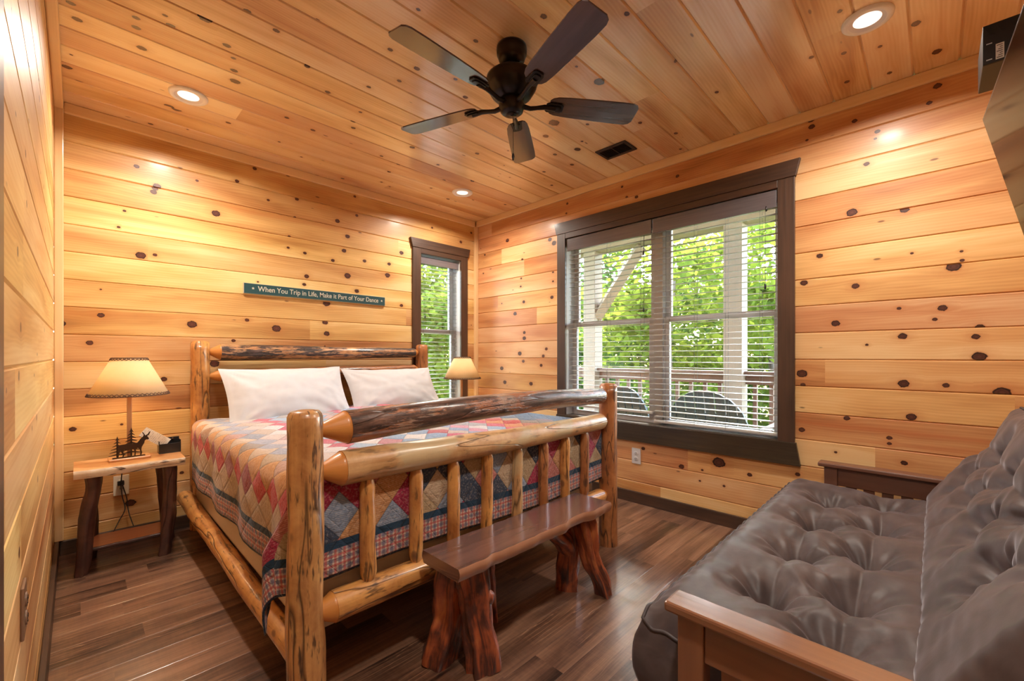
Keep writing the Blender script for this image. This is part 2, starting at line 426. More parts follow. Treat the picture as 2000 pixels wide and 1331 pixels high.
def boards(name, O, ua, va, na, srange, trange, pitch, phase, mat, seed, openings=(), knots=(), c=.005, d=.006, rnd_knots=0.0,
           lens=(2.6, 6.0), kr=(.004, .012), tone_fn=None, kind='structure', row_shift=None):
    rnd = random.Random(seed)
    O, ua, va, na = Vector(O), Vector(ua), Vector(va), Vector(na)
    flip = ua.cross(va).dot(na) < 0
    m = MB(); m.extra = True
    knots = [(k[0], k[1], k[2] * .74) for k in knots]
    def quad(s0, s1, t0, d0, t1, d1, off, tone, kn):
        P = [O + ua * s0 + va * t0 + na * d0, O + ua * s1 + va * t0 + na * d0, O + ua * s1 + va * t1 + na * d1, O + ua * s0 + va * t1 + na * d1]
        C = [(s0, t0), (s1, t0), (s1, t1), (s0, t1)]
        if flip: P.reverse(); C.reverse()
        m.face(P, [(a + off[0], b + off[1]) for a, b in C])
        for a, b in C:
            m.kn.append(((a - kn[0]) / kn[3], (b - kn[1]) / kn[2]) if kn else (50.0, 50.0))
            m.tone.append((*tone, 1.0))
    t = trange[0] - ((trange[0] - phase) % pitch)
    row = 0
    while t < trange[1] - 1e-6:
        ra, rb = max(t, trange[0]), min(t + pitch, trange[1])
        cuts = [srange[0]]
        x = srange[0] - rnd.uniform(0, lens[1])
        while x < srange[1]:
            x += rnd.uniform(*lens)
            if srange[0] + .05 < x < srange[1] - .05: cuts.append(x)
        cuts.append(srange[1])
        for q in range(len(cuts) - 1):
            sa, sb = cuts[q], cuts[q + 1]
            tone = (rnd.random(), rnd.random() ** 2, rnd.random())
            if tone_fn: tone = tone_fn(tone, (sa + sb) / 2, (ra + rb) / 2)
            tone = tuple(tone)
            off = (rnd.uniform(0, 60), rnd.uniform(0, 60))
            kl = [k for k in knots if sa <= k[0] < sb and ra <= k[1] < rb]
            nr = rnd_knots * (sb - sa)
            for _ in range(int(nr) + (1 if rnd.random() < nr % 1 else 0)):
                ks, kt, krr = rnd.uniform(sa, sb), rnd.uniform(ra + .01, rb - .01), rnd.uniform(*kr)
                if all(abs(ks - k[0]) > .10 for k in kl): kl.append((ks, kt, krr))
            kl.sort()
            groups = []
            for k in kl:
                if groups and k[0] - groups[-1][-1][0] < 1.5 * (k[2] + groups[-1][-1][2]): groups[-1].append(k)
                else: groups.append([k])
            # s intervals free of openings
            rects = [(sa, sb, ra, rb)]
            for (oa, ob, pa, pb) in openings:
                new = []
                for (a0, b0, c0, d0) in rects:
                    if ob <= a0 or oa >= b0 or pb <= c0 or pa >= d0: new.append((a0, b0, c0, d0)); continue
                    if a0 < oa: new.append((a0, oa, c0, d0))
                    if b0 > ob: new.append((ob, b0, c0, d0))
                    m0, m1 = max(a0, oa), min(b0, ob)
                    if c0 < pa: new.append((m0, m1, c0, pa))
                    if d0 > pb: new.append((m0, m1, pb, d0))
                rects = new
            gb = [sa] + [(max(k[0] for k in groups[i]) + min(k[0] for k in groups[i + 1])) / 2 for i in range(len(groups) - 1)] + [sb]
            if not groups: groups = [[None]]
            for gi, gr in enumerate(groups):
                for (a0, b0, c0, d0) in rects:
                    s0, s1 = max(a0, gb[gi]), min(b0, gb[gi + 1])
                    if s1 - s0 < 1e-5: continue
                    gs = sorted([k for k in gr if k], key=lambda k: k[1])
                    tb = [c0] + [min(max((gs[i][1] + gs[i + 1][1]) / 2, c0), d0) for i in range(len(gs) - 1)] + [d0]
                    for ki in range(max(1, len(gs))):
                        k = gs[ki] if gs else None
                        if k: k = (k[0], k[1], k[2], k[2] * (k[3] if len(k) > 3 else 1.25))
                        t0, t1 = tb[ki], tb[ki + 1]
                        if t1 - t0 < 1e-5: continue
                        lo, hi = t0, t1
                        if abs(t0 - t) < 1e-6: lo = t0 + c; quad(s0, s1, t0, -d, lo, 0, off, tone, k)
                        if abs(t1 - (t + pitch)) < 1e-6: hi = t1 - c; quad(s0, s1, hi, 0, t1, -d, off, tone, k)
                        quad(s0, s1, lo, 0, hi, 0, off, tone, k)
            # faint butt joint
            if q > 0:
                pass
        t += pitch; row += 1
    o = m.build(name, mat)
    return tag(o, kind=kind)

BK=[(0.331, 2.085, 0.0185), (0.247, 2.191, 0.0151), (0.341, 2.1, 0.0217), (0.324, 2.061, 0.0185), (0.538, 2.191, 0.0098), (0.639, 2.006, 0.0268), (0.758, 2.252, 0.0138), (0.194, 1.916, 0.0089), (0.169, 1.816, 0.0089), (0.948, 2.173, 0.0108), (1.139, 2.23, 0.0151), (1.125, 2.091, 0.0113), (1.44, 2.135, 0.0202), (1.582, 2.366, 0.0125), (1.522, 2.03, 0.0205), (1.493, 1.911, 0.0204), (1.086, 1.944, 0.0112), (1.079, 1.861, 0.0112), (1.404, 1.819, 0.016), (1.665, 1.856, 0.0169), (1.889, 1.865, 0.0176), (2.009, 1.982, 0.0226), (1.522, 1.715, 0.0287), (1.208, 1.669, 0.0192), (1.874, 1.766, 0.0264), (1.599, 1.6, 0.0208), (1.356, 1.479, 0.0317), (2.333, 2.272, 0.012), (2.674, 2.202, 0.0178), (2.009, 1.517, 0.0181), (0.266, 1.669, 0.0273), (0.331, 1.683, 0.0124), (0.095, 1.303, 0.0173), (-0.064, 1.248, 0.0248), (0.512, 1.273, 0.0292), (1.001, 1.269, 0.0329), (1.344, 1.332, 0.0237), (1.356, 1.245, 0.0238), (0.05, 1.146, 0.0171), (0.737, 1.175, 0.0137), (0.372, 0.931, 0.0187), (0.631, 1.022, 0.0301), (-0.016, 0.673, 0.0168), (0.46, 0.343, 0.0128), (0.22, 0.213, 0.0269)]
RK=[(2.329, 2.042, 0.0264), (2.374, 2.081, 0.0222), (2.703, 1.96, 0.0141), (2.795, 1.467, 0.0239), (2.684, 1.568, 0.0188), (2.352, 1.578, 0.0199), (2.34, 1.793, 0.011), (2.34, 1.714, 0.011), (2.716, 1.787, 0.0118), (2.722, 1.713, 0.0118), (2.187, 2.345, 0.0128), (2.197, 2.266, 0.0107), (1.674, 2.344, 0.0115), (1.251, 2.3, 0.014), (1.793, 2.413, 0.0158), (1.556, 2.237, 0.015), (1.636, 2.257, 0.0114), (2.677, 1.286, 0.0187), (2.677, 1.234, 0.0234), (2.735, 1.094, 0.026), (2.415, 1.133, 0.0179), (2.45, 1.071, 0.018), (2.474, 0.989, 0.0181), (2.69, 1.023, 0.0188), (2.974, 0.952, 0.0247), (2.931, 0.82, 0.0245), (2.595, 0.821, 0.0231), (0.107, 1.797, 0.0203), (0.313, 1.832, 0.027), (0.081, 1.577, 0.0075), (-0.087, 1.558, 0.0071), (-0.089, 1.516, 0.0095), (-0.062, 1.491, 0.0287), (0.453, 1.625, 0.0169), (0.526, 1.485, 0.0202), (0.298, 1.441, 0.0188), (-0.025, 1.3, 0.0194), (0.001, 1.248, 0.011), (0.128, 1.31, 0.0102), (0.382, 1.249, 0.0221), (0.115, 1.171, 0.0203), (0.252, 1.131, 0.008), (-0.132, 1.161, 0.0163), (-0.145, 1.203, 0.0186), (-0.143, 1.07, 0.0279), (0.493, 2.394, 0.0228), (0.49, 2.351, 0.0171), (0.512, 2.284, 0.0086), (0.21, 2.222, 0.0131), (0.218, 2.188, 0.0079), (-0.008, 2.359, 0.0171), (0.02, 2.29, 0.0123), (1.223, 0.323, 0.0208), (0.982, 0.392, 0.0425), (0.804, 0.349, 0.0156), (0.556, 0.4, 0.0145), (1.101, 0.251, 0.0084), (0.951, 0.249, 0.0097), (0.083, 0.774, 0.0226), (-0.211, 0.91, 0.0317), (0.111, 0.936, 0.0254), (0.536, 0.974, 0.0289), (0.531, 0.91, 0.0144), (0.536, 0.656, 0.0174), (0.164, 0.66, 0.0129), (0.164, 0.631, 0.0103), (0.109, 0.543, 0.0152), (0.382, 0.553, 0.0083), (2.897, 2.171, 0.0243)]
CK=[(0.001, 2.478, 0.0187), (-0.017, 2.382, 0.0158), (0.168, 2.298, 0.0145), (0.173, 2.366, 0.017), (0.272, 2.25, 0.0169), (0.248, 2.199, 0.0103), (0.202, 2.506, 0.0204), (0.552, 2.479, 0.0255), (0.528, 2.389, 0.0172), (0.504, 2.292, 0.0117), (0.463, 2.219, 0.018), (0.365, 2.105, 0.027), (0.474, 1.94, 0.0162), (-0.018, 2.789, 0.007), (0.623, 2.949, 0.015), (0.354, 2.986, 0.0252), (0.388, 2.993, 0.0255), (-0.034, 2.923, 0.0218), (0.945, 1.451, 0.0101), (0.981, 1.73, 0.0137), (1.134, 1.754, 0.017), (1.44, 1.766, 0.0162), (1.214, 1.418, 0.0133), (1.963, 1.59, 0.039), (2.325, 1.684, 0.0271), (2.046, 1.723, 0.0223), (2.277, 1.836, 0.0174), (2.484, 1.848, 0.0183), (1.897, 2.201, 0.0173), (1.542, 2.439, 0.0201), (1.318, 1.121, 0.0165), (1.541, 0.876, 0.0143), (1.827, 1.192, 0.0332), (2.71, -0.006, 0.023), (2.489, 0.173, 0.0113), (2.429, 0.293, 0.0139), (2.694, 0.313, 0.0153), (2.42, 0.056, 0.021), (2.122, 0.269, 0.0122), (1.462, 2.695, 0.014), (1.628, 2.887, 0.0152), (2.003, 2.718, 0.0159), (2.27, 3.022, 0.0178), (2.148, 3.381, 0.0186), (2.475, 3.351, 0.0196), (1.437, 3.251, 0.0158), (2.172, 2.575, 0.02), (1.163, 2.482, 0.0153), (0.763, 2.11, 0.0145), (0.912, 2.239, 0.0159), (0.845, 2.647, 0.0147), (0.588, 1.969, 0.015), (0.687, 1.79, 0.0125), (1.04, 2.048, 0.013), (2.317, 1.231, 0.015), (1.95, 0.856, 0.0119), (2.326, 0.805, 0.0133)]

W1 = (0.652, 2.195, 0.58, 2.06)      # right window opening  y0,y1,z0,z1
W2 = (2.20, 2.662, 0.55, 2.02)       # back window opening   x0,x1,z0,z1
D1 = (0.03, 0.91, 0.0, 2.05)         # door opening in the left wall (beside the camera)

def warm_left(tone, s, t):
    return (tone[0] * .9, tone[1], tone[2])

boards('wall_back', (0, YB, 0), (1, 0, 0), (0, 0, 1), (0, -1, 0), (XL, XR), (0, H), .15, -.009, PINE_BACK, 11, [W2], BK, rnd_knots=.8)
boards('wall_right', (XR, 0, 0), (0, 1, 0), (0, 0, 1), (-1, 0, 0), (YF, YB), (0, H), .15, .003, PINE_RIGHT, 5, [W1], RK, rnd_knots=.7)
boards('wall_left', (XL, 0, 0), (0, 1, 0), (0, 0, 1), (1, 0, 0), (YF, YB), (0, H), .15, .003, PINE_BACK, 8, [D1], (), rnd_knots=1.4)
boards('wall_front', (0, YF, 0), (1, 0, 0), (0, 0, 1), (0, 1, 0), (XL, XR), (0, H), .15, .003, PINE_RIGHT, 9, [], (), rnd_knots=1.2)
boards('ceiling', (0, 0, H), (1, 0, 0), (0, 1, 0), (0, 0, -1), (XL, XR), (YF, YB), .156, .075, PINE_CEIL, 21, [], CK, rnd_knots=.9, lens=(1.8, 5.0), c=.006, d=.007)
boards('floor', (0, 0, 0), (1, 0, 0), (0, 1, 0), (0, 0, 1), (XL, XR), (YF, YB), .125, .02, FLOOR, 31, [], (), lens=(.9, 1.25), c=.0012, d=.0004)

def structobj(name, b, mat, bevel=.003, parent=None):
    o = boxobj(name, b, mat, parent, bevel, off=(random.random() * 9, random.random() * 9))
    if parent is None: tag(o, kind='structure')
    return o
random.seed(4)
# crown strips, corner strips, baseboards
structobj('trim_1', (XL + .035, XR - .03, YB - .022, YB, H - .057, H), PINE_TRIM, .006)
structobj('trim_2', (XR - .022, XR, YF, YB - .022, H - .057, H), PINE_TRIM, .006)
structobj('trim_3', (XR - .035, XR, YB - .035, YB, .085, H - .057), PINE_TRIM, .004)
structobj('trim_4', (XL, XL + .035, YB - .035, YB, .085, H), PINE_TRIM, .004)
structobj('trim_5', (XL, XL + .035, YF, YB - .035, H - .05, H), PINE_TRIM, .006)
structobj('trim_6', (XL + .035, XR - .022, YF, YF + .022, H - .057, H), PINE_TRIM, .006)
structobj('baseboard_back', (XL + .02, XR - .02, YB - .018, YB, 0, .078), DARKTRIM, .003)
structobj('baseboard_right', (XR - .018, XR, YF, YB, 0, .082), DARKTRIM, .003)
structobj('baseboard_left', (XL, XL + .018, 1.0, YB, 0, .085), DARKTRIM, .003)
structobj('baseboard_front', (XL + .02, XR - .02, YF, YF + .018, 0, .082), DARKTRIM, .003)

# door in the left wall beside the camera
dr = empty('door_1', (XL, .47, 0), kind='structure')
mb = MB(); mb.box(-.05, -.012, -.44, .44, 0, 2.05); mb.build('door_panel', DARKTRIM, dr, .003)
mb = MB(); mb.box(-.012, .008, .44, .53, 0, 2.13); mb.build('door_casing', DARKTRIM, dr, .003)
mb = MB(); mb.box(-.012, .008, -.53, -.44, 0, 2.13); mb.build('door_casing', DARKTRIM, dr, .003)
mb = MB(); mb.box(-.012, .008, -.44, .44, 2.05, 2.13); mb.build('door_casing', DARKTRIM, dr, .003)

# ------------------------------------------------------------------ windows
def glass_mat():
    g = G('window_glass')
    fr = g.n('ShaderNodeFresnel'); fr.inputs['IOR'].default_value = 1.45
    tr = g.n('ShaderNodeBsdfTransparent'); tr.inputs['Color'].default_value = (.96, .98, .97, 1)
    gl = g.n('ShaderNodeBsdfGlossy'); gl.inputs['Roughness'].default_value = 0.02
    mx = g.n('ShaderNodeMixShader')
    g.nt.links.new(fr.outputs[0], mx.inputs[0]); g.nt.links.new(tr.outputs[0], mx.inputs[1]); g.nt.links.new(gl.outputs[0], mx.inputs[2])
    return g.done(mx.outputs[0])
GLASS = glass_mat()

def make_window(name, M, w, z0, z1, units, zr, hw, cw=.085, proud=.020):
    """M maps (s along wall, depth outward, z) to the world; opening is s in [0,w]"""
    root = empty(name, kind='structure'); root.matrix_world = M
    def B(nm, s0, s1, d0, d1, a, b, mat, bev=.002):
        m = MB(); m.box(s0, s1, d0, d1, a, b, off=(random.random() * 9, random.random() * 9)); return m.build(nm, mat, root, bev)
    # dark stained casing on the room side (d negative = into the room)
    B('side_casing', -cw, 0, -proud, 0, z0, z1 + .035, DARKTRIM)
    B('side_casing', w, w + cw, -proud, 0, z0, z1 + .035, DARKTRIM)
    m = MB()
    zt = z1 + .035
    m.hexa([(-cw - .006, -proud - .006, zt), (w + cw + .006, -proud - .006, zt), (w + cw + .006, 0, zt), (-cw - .006, 0, zt),
            (-cw - .028, -proud - .006, hw), (w + cw + .028, -proud - .006, hw), (w + cw + .028, 0, hw), (-cw - .028, 0, hw)], off=(3.3, 1.2))
    m.build('head_casing', DARKTRIM, root, .002)
    B('head_casing', 0, w, -proud, 0, z1 - .01, zt, DARKTRIM)
    m = MB(); zb = z0 - .13
    m.hexa([(-cw - .028, -proud - .004, zb), (w + cw + .028, -proud - .004, zb), (w + cw + .028, 0, zb), (-cw - .028, 0, zb),
            (-cw - .006, -proud - .004, z0), (w + cw + .006, -proud - .004, z0), (w + cw + .006, 0, z0), (-cw - .006, 0, z0)], off=(7.3, 2.2))
    m.build('sill_apron', DARKSILL, root, .002)
    B('sill', 0, w, -.012, .085, z0 - .02, z0 + .004, DARKSILL)
    # white jamb liner
    B('jamb', -.012, 0, 0, .15, z0, z1, WHITE); B('jamb', w, w + .012, 0, .15, z0, z1, WHITE)
    B('jamb', -.012, w + .012, 0, .15, z1, z1 + .012, WHITE)
    B('jamb', -.012, w + .012, .085, .15, z0 - .02, z0 + .006, WHITE)
    mw = .07
    uw = (w - mw * (units - 1)) / units
    if units == 2: B('mullion', uw, uw + mw, .07, .15, z0, z1, WHITE)
    for k in range(units):
        a = k * (uw + mw); f = .042
        for nm, (za, zb2, dd) in (('upper_sash', (zr - .018, z1, .115)), ('lower_sash', (z0, zr + .02, .085))):
            m = MB()
            m.box(a, a + f, dd, dd + .03, za, zb2); m.box(a + uw - f, a + uw, dd, dd + .03, za, zb2)
            m.box(a + f, a + uw - f, dd, dd + .03, za, za + f * .95); m.box(a + f, a + uw - f, dd, dd + .03, zb2 - f * .95, zb2)
            so = m.build(nm, WHITE, root, .003)
            m = MB(); m.box(a + f - .004, a + uw - f + .004, dd + .013, dd + .017, za + f * .9, zb2 - f * .9)
            m.build('glass_pane', GLASS, so)
    return root
MR = Matrix(((0, 1, 0, XR), (1, 0, 0, W1[0]), (0, 0, 1, 0), (0, 0, 0, 1)))
MBk = Matrix(((1, 0, 0, W2[0]), (0, 1, 0, YB), (0, 0, 1, 0), (0, 0, 0, 1)))
make_window('window_1', MR, W1[1] - W1[0], W1[2], W1[3], 2, 1.335, 2.19)
make_window('window_2', MBk, W2[1] - W2[0], W2[2], W2[3], 1, 1.31, 2.137)

# ------------------------------------------------------------------ blinds
SLAT = plain('white_faux_wood_slat', (.50, .49, .46), 0.4)
RAILM = grain_mat('bronze_valance', (.17, .155, .17), (.07, .065, .075), 0.22, 0.6, bump=.05)
CORD = plain('blind_cord', (.10, .11, .12), 0.6)
def make_blind(name, M, w, ztop, zbot, label, cat='blinds', cords=3, pull=None, pitch=.0385, tilt=3.0, vh=.105):
    root = empty(name, label=label, cat=cat); root.matrix_world = M
    m = MB()
    m.box(0, w, -.006, .058, ztop - .062, ztop)
    m.box(0, w, -.016, -.006, ztop - vh, ztop - .004)
    m.build('headrail', RAILM, root, .003)
    m = MB(); z = ztop - vh + .010; sw = .041
    t = radians(tilt)
    while z > zbot + .03:
        rows = []
        for i in range(2):
            s = .004 + (w - .008) * i
            rows.append([(s, .028 + (q / 4 - .5) * sw * cos(t), z + (q / 4 - .5) * sw * sin(t) + .0016 * sin(pi * q / 4)) for q in range(5)])
        m.grid(rows, smooth=True)
        z -= pitch
    sl = m.build('slats', SLAT, root, solid=.0022)
    boxobj('bottom_rail', (.003, w - .003, .003, .053, zbot, zbot + .018), SLAT, root, .004)
    m = MB()
    for c in range(cords):
        s = w * (.12 + .76 * c / max(1, cords - 1))
        for dd in (.002, .054):
            m.tube([(s, dd, ztop - .05), (s, dd, zbot + .01)], .0011, 5)
    m.build('ladder_cord', CORD, root)
    if pull:
        for (s, zz) in pull:
            m = MB(); m.tube([(s, -.008, ztop - .06), (s, -.012, zz)], .0012, 5)
            m.lathe([(0, zz + .002), (.005, zz), (.0065, zz - .018), (.005, zz - .03), (0, zz - .031)], 10, M=Matrix.Translation((s, -.012, 0)))
            m.build('pull_cord', BLACKPL, root)
    return root
def MRo(y0): return Matrix(((0, 1, 0, XR + .006), (1, 0, 0, y0), (0, 0, 1, 0), (0, 0, 0, 1)))
def MBo(x0): return Matrix(((1, 0, 0, x0), (0, 1, 0, YB + .030), (0, 0, 1, 0), (0, 0, 0, 1)))
make_blind('window_blind', MRo(W1[0] + .006), .77, 2.048, .60, 'open white blind on the right half of the big window, reaching its sill', cords=4, pull=[(.055, 1.96), (.06, 1.50)])
make_blind('window_blind', MRo(W1[0] + .785), .745, 2.048, .655, 'open white blind on the left half of the big window, ending above the sill', cords=3, pull=[(.06, 1.83), (.06, 1.42)])
make_blind('window_blind', MBo(W2[0] + .006), .45, 1.99, .64, 'narrow open white blind in the small window behind the bed', cords=2, pull=[(.06, 1.45)], tilt=3, vh=.064)

# ------------------------------------------------------------------ outside
SIDING = grain_mat('beige_post_paint', (.26, .20, .15), (.20, .155, .115), 0.7, contrast=.5)
DECKW = grain_mat('deck_wood', (.22, .13, .085), (.12, .065, .045), 0.7, fine=50)
RAILW = grain_mat('railing_stain', (.13, .065, .04), (.06, .03, .02), 0.65)
boards('porch_deck', (0, 0, -.05), (0, 1, 0), (1, 0, 0), (0, 0, 1), (-2.0, 4.3), (XR + .16, 4.75), .14, 0, DECKW, 77, c=.004, d=.01)
m = MB(); m.box(XR + .0, 5.0, -2.4, 4.3, 2.62, 2.70); tag(m.build('porch_ceiling', SIDING), kind='structure')
m = MB(); m.box(4.46, 4.64, -2.4, 4.3, 2.36, 2.62); tag(m.build('porch_beam', SIDING, bevel=.006), kind='structure')
def post(y, label):
    r = empty('porch_post', (4.55, y, -.05), label, 'post', 'beige porch posts')
    m = MB(); m.box(-.085, .085, -.085, .085, 0, 2.41); m.build('shaft', SIDING, r, .005)
    m = MB(); m.box(-.105, .105, -.105, .105, 0, .14); m.build('base_trim', SIDING, r, .005)
    return r
post(1.40, 'beige square porch post behind the right half of the big window')
p2 = post(3.06, 'beige square porch post with diagonal brace behind the left half of the big window')
m = MB(); m.tube([(0, -.06, 1.60), (0, -.66, 2.38)], .075, 4, smooth=False); m.build('diagonal_brace', SIDING, p2)
def railing(y0, y1, label):
    r = empty('deck_railing', (4.58, y0, -.05), label, 'railing', 'deck railing')
    Lr = y1 - y0
    boxobj('top_rail', (-.07, .07, 0, Lr, .935, .972), RAILW, r, .004)
    boxobj('upper_rail', (-.02, .02, 0, Lr, .845, .932), RAILW, r, .003)
    boxobj('lower_rail', (-.02, .02, 0, Lr, .10, .18), RAILW, r, .003)
    n = int(Lr / .135)
    b0 = None
    for k in range(n):
        if b0 is None:
            b0 = boxobj('baluster', (-.018, .018, -.018, .018, .16, .86), RAILW, r, .002)
            b0.location = (.035, Lr * (k + .5) / n, 0)
        else:
            c = b0.copy(); COL.objects.link(c); c.parent = r; c.location = (.035, Lr * (k + .5) / n, 0)
    return r
railing(-1.2, 1.31, 'brown deck railing right of the near beige post, seen through the big window')
railing(1.49, 2.97, 'brown deck railing between the two beige porch posts')
railing(3.15, 4.25, 'brown deck railing left of the braced beige post')

CHAIRG = plain('dark_green_painted_slat', (.006, .017, .020), 0.45)
def porch_chair(y, w, label, x=3.72, n=7, rz=0.0):
    r = empty('porch_chair', (x, y, -.05), label, 'chair', 'dark porch chairs', rz=rz)
    hw = w / 2
    # fan back of upright slats with a rounded top, leaning towards the window (-x)
    for k in range(n):
        yy = -hw + w * (k + .5) / n
        sw = w / n * .44
        def top(q): return .50 + .38 * sqrt(max(0, 1 - (q / (hw * 1.02)) ** 2)) ** .8
        pts = [(yy - sw, .33), (yy + sw, .33), (yy + sw, top(yy + sw)), (yy, top(yy) + .004), (yy - sw, top(yy - sw))]
        m = MB()
        M = Matrix.Translation((-.18, 0, 0)) @ Matrix.Rotation(radians(-14), 4, 'Y') @ Matrix(((0, 0, 1, 0), (1, 0, 0, 0), (0, 1, 0, 0), (0, 0, 0, 1)))
        m.prism(pts, .02, M); m.build('back_slat', CHAIRG, r, .002)
    m = MB()
    for zz in (.42, .62):
        m.box(-.30 + (zz - .3) * -.1, -.27 + (zz - .3) * -.1, -hw * .9, hw * .9, zz, zz + .07)
    m.build('back_brace', CHAIRG, r, .003)
    for k in range(5):
        boxobj('seat_slat', (-.16 + k * .115, -.16 + k * .115 + .095, -hw, hw, .345 + k * .012, .365 + k * .012), CHAIRG, r, .003)
    for s in (-1, 1):
        boxobj('armrest', (-.24, .46, s * (hw + .04) - .035, s * (hw + .04) + .035, .55, .572), CHAIRG, r, .004)
        boxobj('leg', (.34, .40, s * (hw + .03) - .03, s * (hw + .03) + .03, 0, .55), CHAIRG, r, .003)
        boxobj('leg', (-.22, -.16, s * (hw + .03) - .03, s * (hw + .03) + .03, 0, .55), CHAIRG, r, .003)
    return r
porch_chair(1.25, .60, 'wide dark green porch chair with rounded back, behind the right blind', n=8)
porch_chair(1.93, .42, 'narrow dark green porch chair with rounded back, behind the left blind', n=6)
t_ = empty('porch_table', (3.75, .64, -.05), 'small grey porch side table at the lower right of the big window', 'table')
boxobj('table_top', (-.16, .16, -.15, .15, .50, .52), plain('grey_paint', (.35, .38, .38), .6), t_, .004)
for sx in (-1, 1):
    for sy in (-1, 1): boxobj('leg', (sx * .13 - .015, sx * .13 + .015, sy * .12 - .015, sy * .12 + .015, 0, .5), WHITE, t_)

g = G('forest_floor')
c = g.mix(g.noise(g.obj(), .8, 4.0), (.05, .11, .02), (.12, .17, .05))
GROUND = g.done(g.bsdf(c, .95))
gm = MB()
gm.grid([[( -20 + 4 * i, -14 + 4 * j, -3.2 - .25 * max(0, i - 6) + .4 * noise.noise(Vector((i * .4, j * .4, 0)))) for j in range(14)] for i in range(18)], flip=True)
tag(gm.build('ground', GROUND), kind='structure')

def leaf_mat(name, a, b, t):
    g = G(name)
    f = g.noise(g.obj(), 1.4, 3.0)
    w = g.white(g.uv())
    c = g.mix(g.math('ADD', g.math('MULTIPLY', f, .6), g.math('MULTIPLY', w, .4)), a, b)
    d = g.n('ShaderNodeBsdfDiffuse'); g.set(d.inputs['Color'], c)
    tr = g.n('ShaderNodeBsdfTranslucent'); g.set(tr.inputs['Color'], g.mix(.5, c, t))
    mx = g.n('ShaderNodeMixShader'); mx.inputs[0].default_value = .5
    g.nt.links.new(d.outputs[0], mx.inputs[1]); g.nt.links.new(tr.outputs[0], mx.inputs[2])
    return g.done(mx.outputs[0])
LEAF = leaf_mat('leaf_green', (.03, .065, .014), (.17, .22, .035), (.22, .27, .03))
LEAFD = leaf_mat('leaf_deep_green', (.022, .058, .018), (.07, .12, .035), (.09, .15, .03))
TRUNK = grain_mat('tree_bark', (.16, .11, .08), (.05, .035, .03), .9, fine=20, bump=.6)
def foliage_mesh(seed, n, rx, rz, mat, ls=.075):
    rnd = random.Random(seed); m = MB()
    clumps = []
    for _ in range(34):
        th, ph = rnd.uniform(0, 2 * pi), rnd.uniform(-1, 1)
        rr = rnd.uniform(.35, .95)
        clumps.append((Vector((rx * rr * cos(th) * sqrt(1 - ph * ph), rx * rr * sin(th) * sqrt(1 - ph * ph), rz * rr * ph)), rnd.uniform(.28, .5) * rx * .8))
    for i in range(n):
        c, r = clumps[rnd.randrange(len(clumps))]
        v = Vector((rnd.gauss(0, 1), rnd.gauss(0, 1), rnd.gauss(0, .8))); v = v.normalized() * r * (rnd.random() ** .4)
        p = c + v
        a = Vector((rnd.gauss(0, 1), rnd.gauss(0, 1), rnd.gauss(0, .5))).normalized(); b = a.cross(Vector((rnd.gauss(0, 1), rnd.gauss(0, 1), rnd.gauss(0, 1)))).normalized()
        s = ls * rnd.uniform(.7, 1.5)
        k = (rnd.random() * 50, i * .01)
        m.face([p - a * s, p - b * s * .5, p + a * s, p + b * s * .5], [k] * 4)
    return m
leafm = [foliage_mesh(1, 7000, 1.9, 2.5, LEAF), foliage_mesh(2, 7000, 1.7, 2.9, LEAFD), foliage_mesh(3, 6500, 2.1, 2.1, LEAF)]
protos = {}
def tree(kind, x, y, zc, s, label, rz=0.0):
    r = empty('tree', (x, y, -3.3), label, 'tree', 'trees beyond the deck', rz=rz)
    if kind not in protos:
        f = leafm[kind].build('foliage', [LEAF, LEAFD, LEAF][kind], r)
        protos[kind] = f
    else:
        f = protos[kind].copy(); COL.objects.link(f); f.parent = r
    f.location = (0, 0, zc + 3.3); f.scale = (s, s, s)
    tag(f, kind='stuff')
    m = MB(); m.tube([(0, 0, -.2), (.1, .05, 2), (-.05, .1, zc + 2.6), (.05, 0, zc + 3.8 * s)], [.16 * s, .13 * s, .09 * s, .03 * s], 9, nz=.15)
    m.build('trunk', TRUNK, r)
    return r
for i, a in enumerate([
    (0, 7.4, 3.3, 1.9, 1.0, 'bright green leafy tree right behind the deck rail, filling the middle of the big window'),
    (1, 8.6, 5.6, 1.2, 1.0, 'darker green tree behind the left half of the big window'),
    (2, 9.6, 2.3, .6, 1.05, 'low rounded green tree behind the right porch post'),
    (1, 11.5, 4.2, 1.0, 1.2, 'tall deep green tree further back between the porch posts'),
    (0, 12.0, 8.4, .2, 1.25, 'large leafy tree far behind the braced porch post'),
    (2, 6.9, 7.9, 1.0, 1.0, 'leafy tree at the far left of the big window'),
    (0, 6.2, 9.6, 2.2, 1.1, 'bright green tree seen through the small window behind the bed'),
    (1, 8.2, 11.5, 1.6, 1.3, 'deep green tree further back through the small window'),
    (2, 4.1, 8.6, .4, 1.0, 'low leafy tree at the left edge of the small window'),
    (0, 9.0, .3, -.6, .95, 'low green tree at the right edge of the big window'),
    (1, 13.0, 1.6, -.2, 1.2, 'distant deep green tree below the patch of sky'),
    (2, 10.5, 13.0, .2, 1.3, 'distant tree behind the bright one in the small window')]):
    tree(*a, rz=i * 1.3)

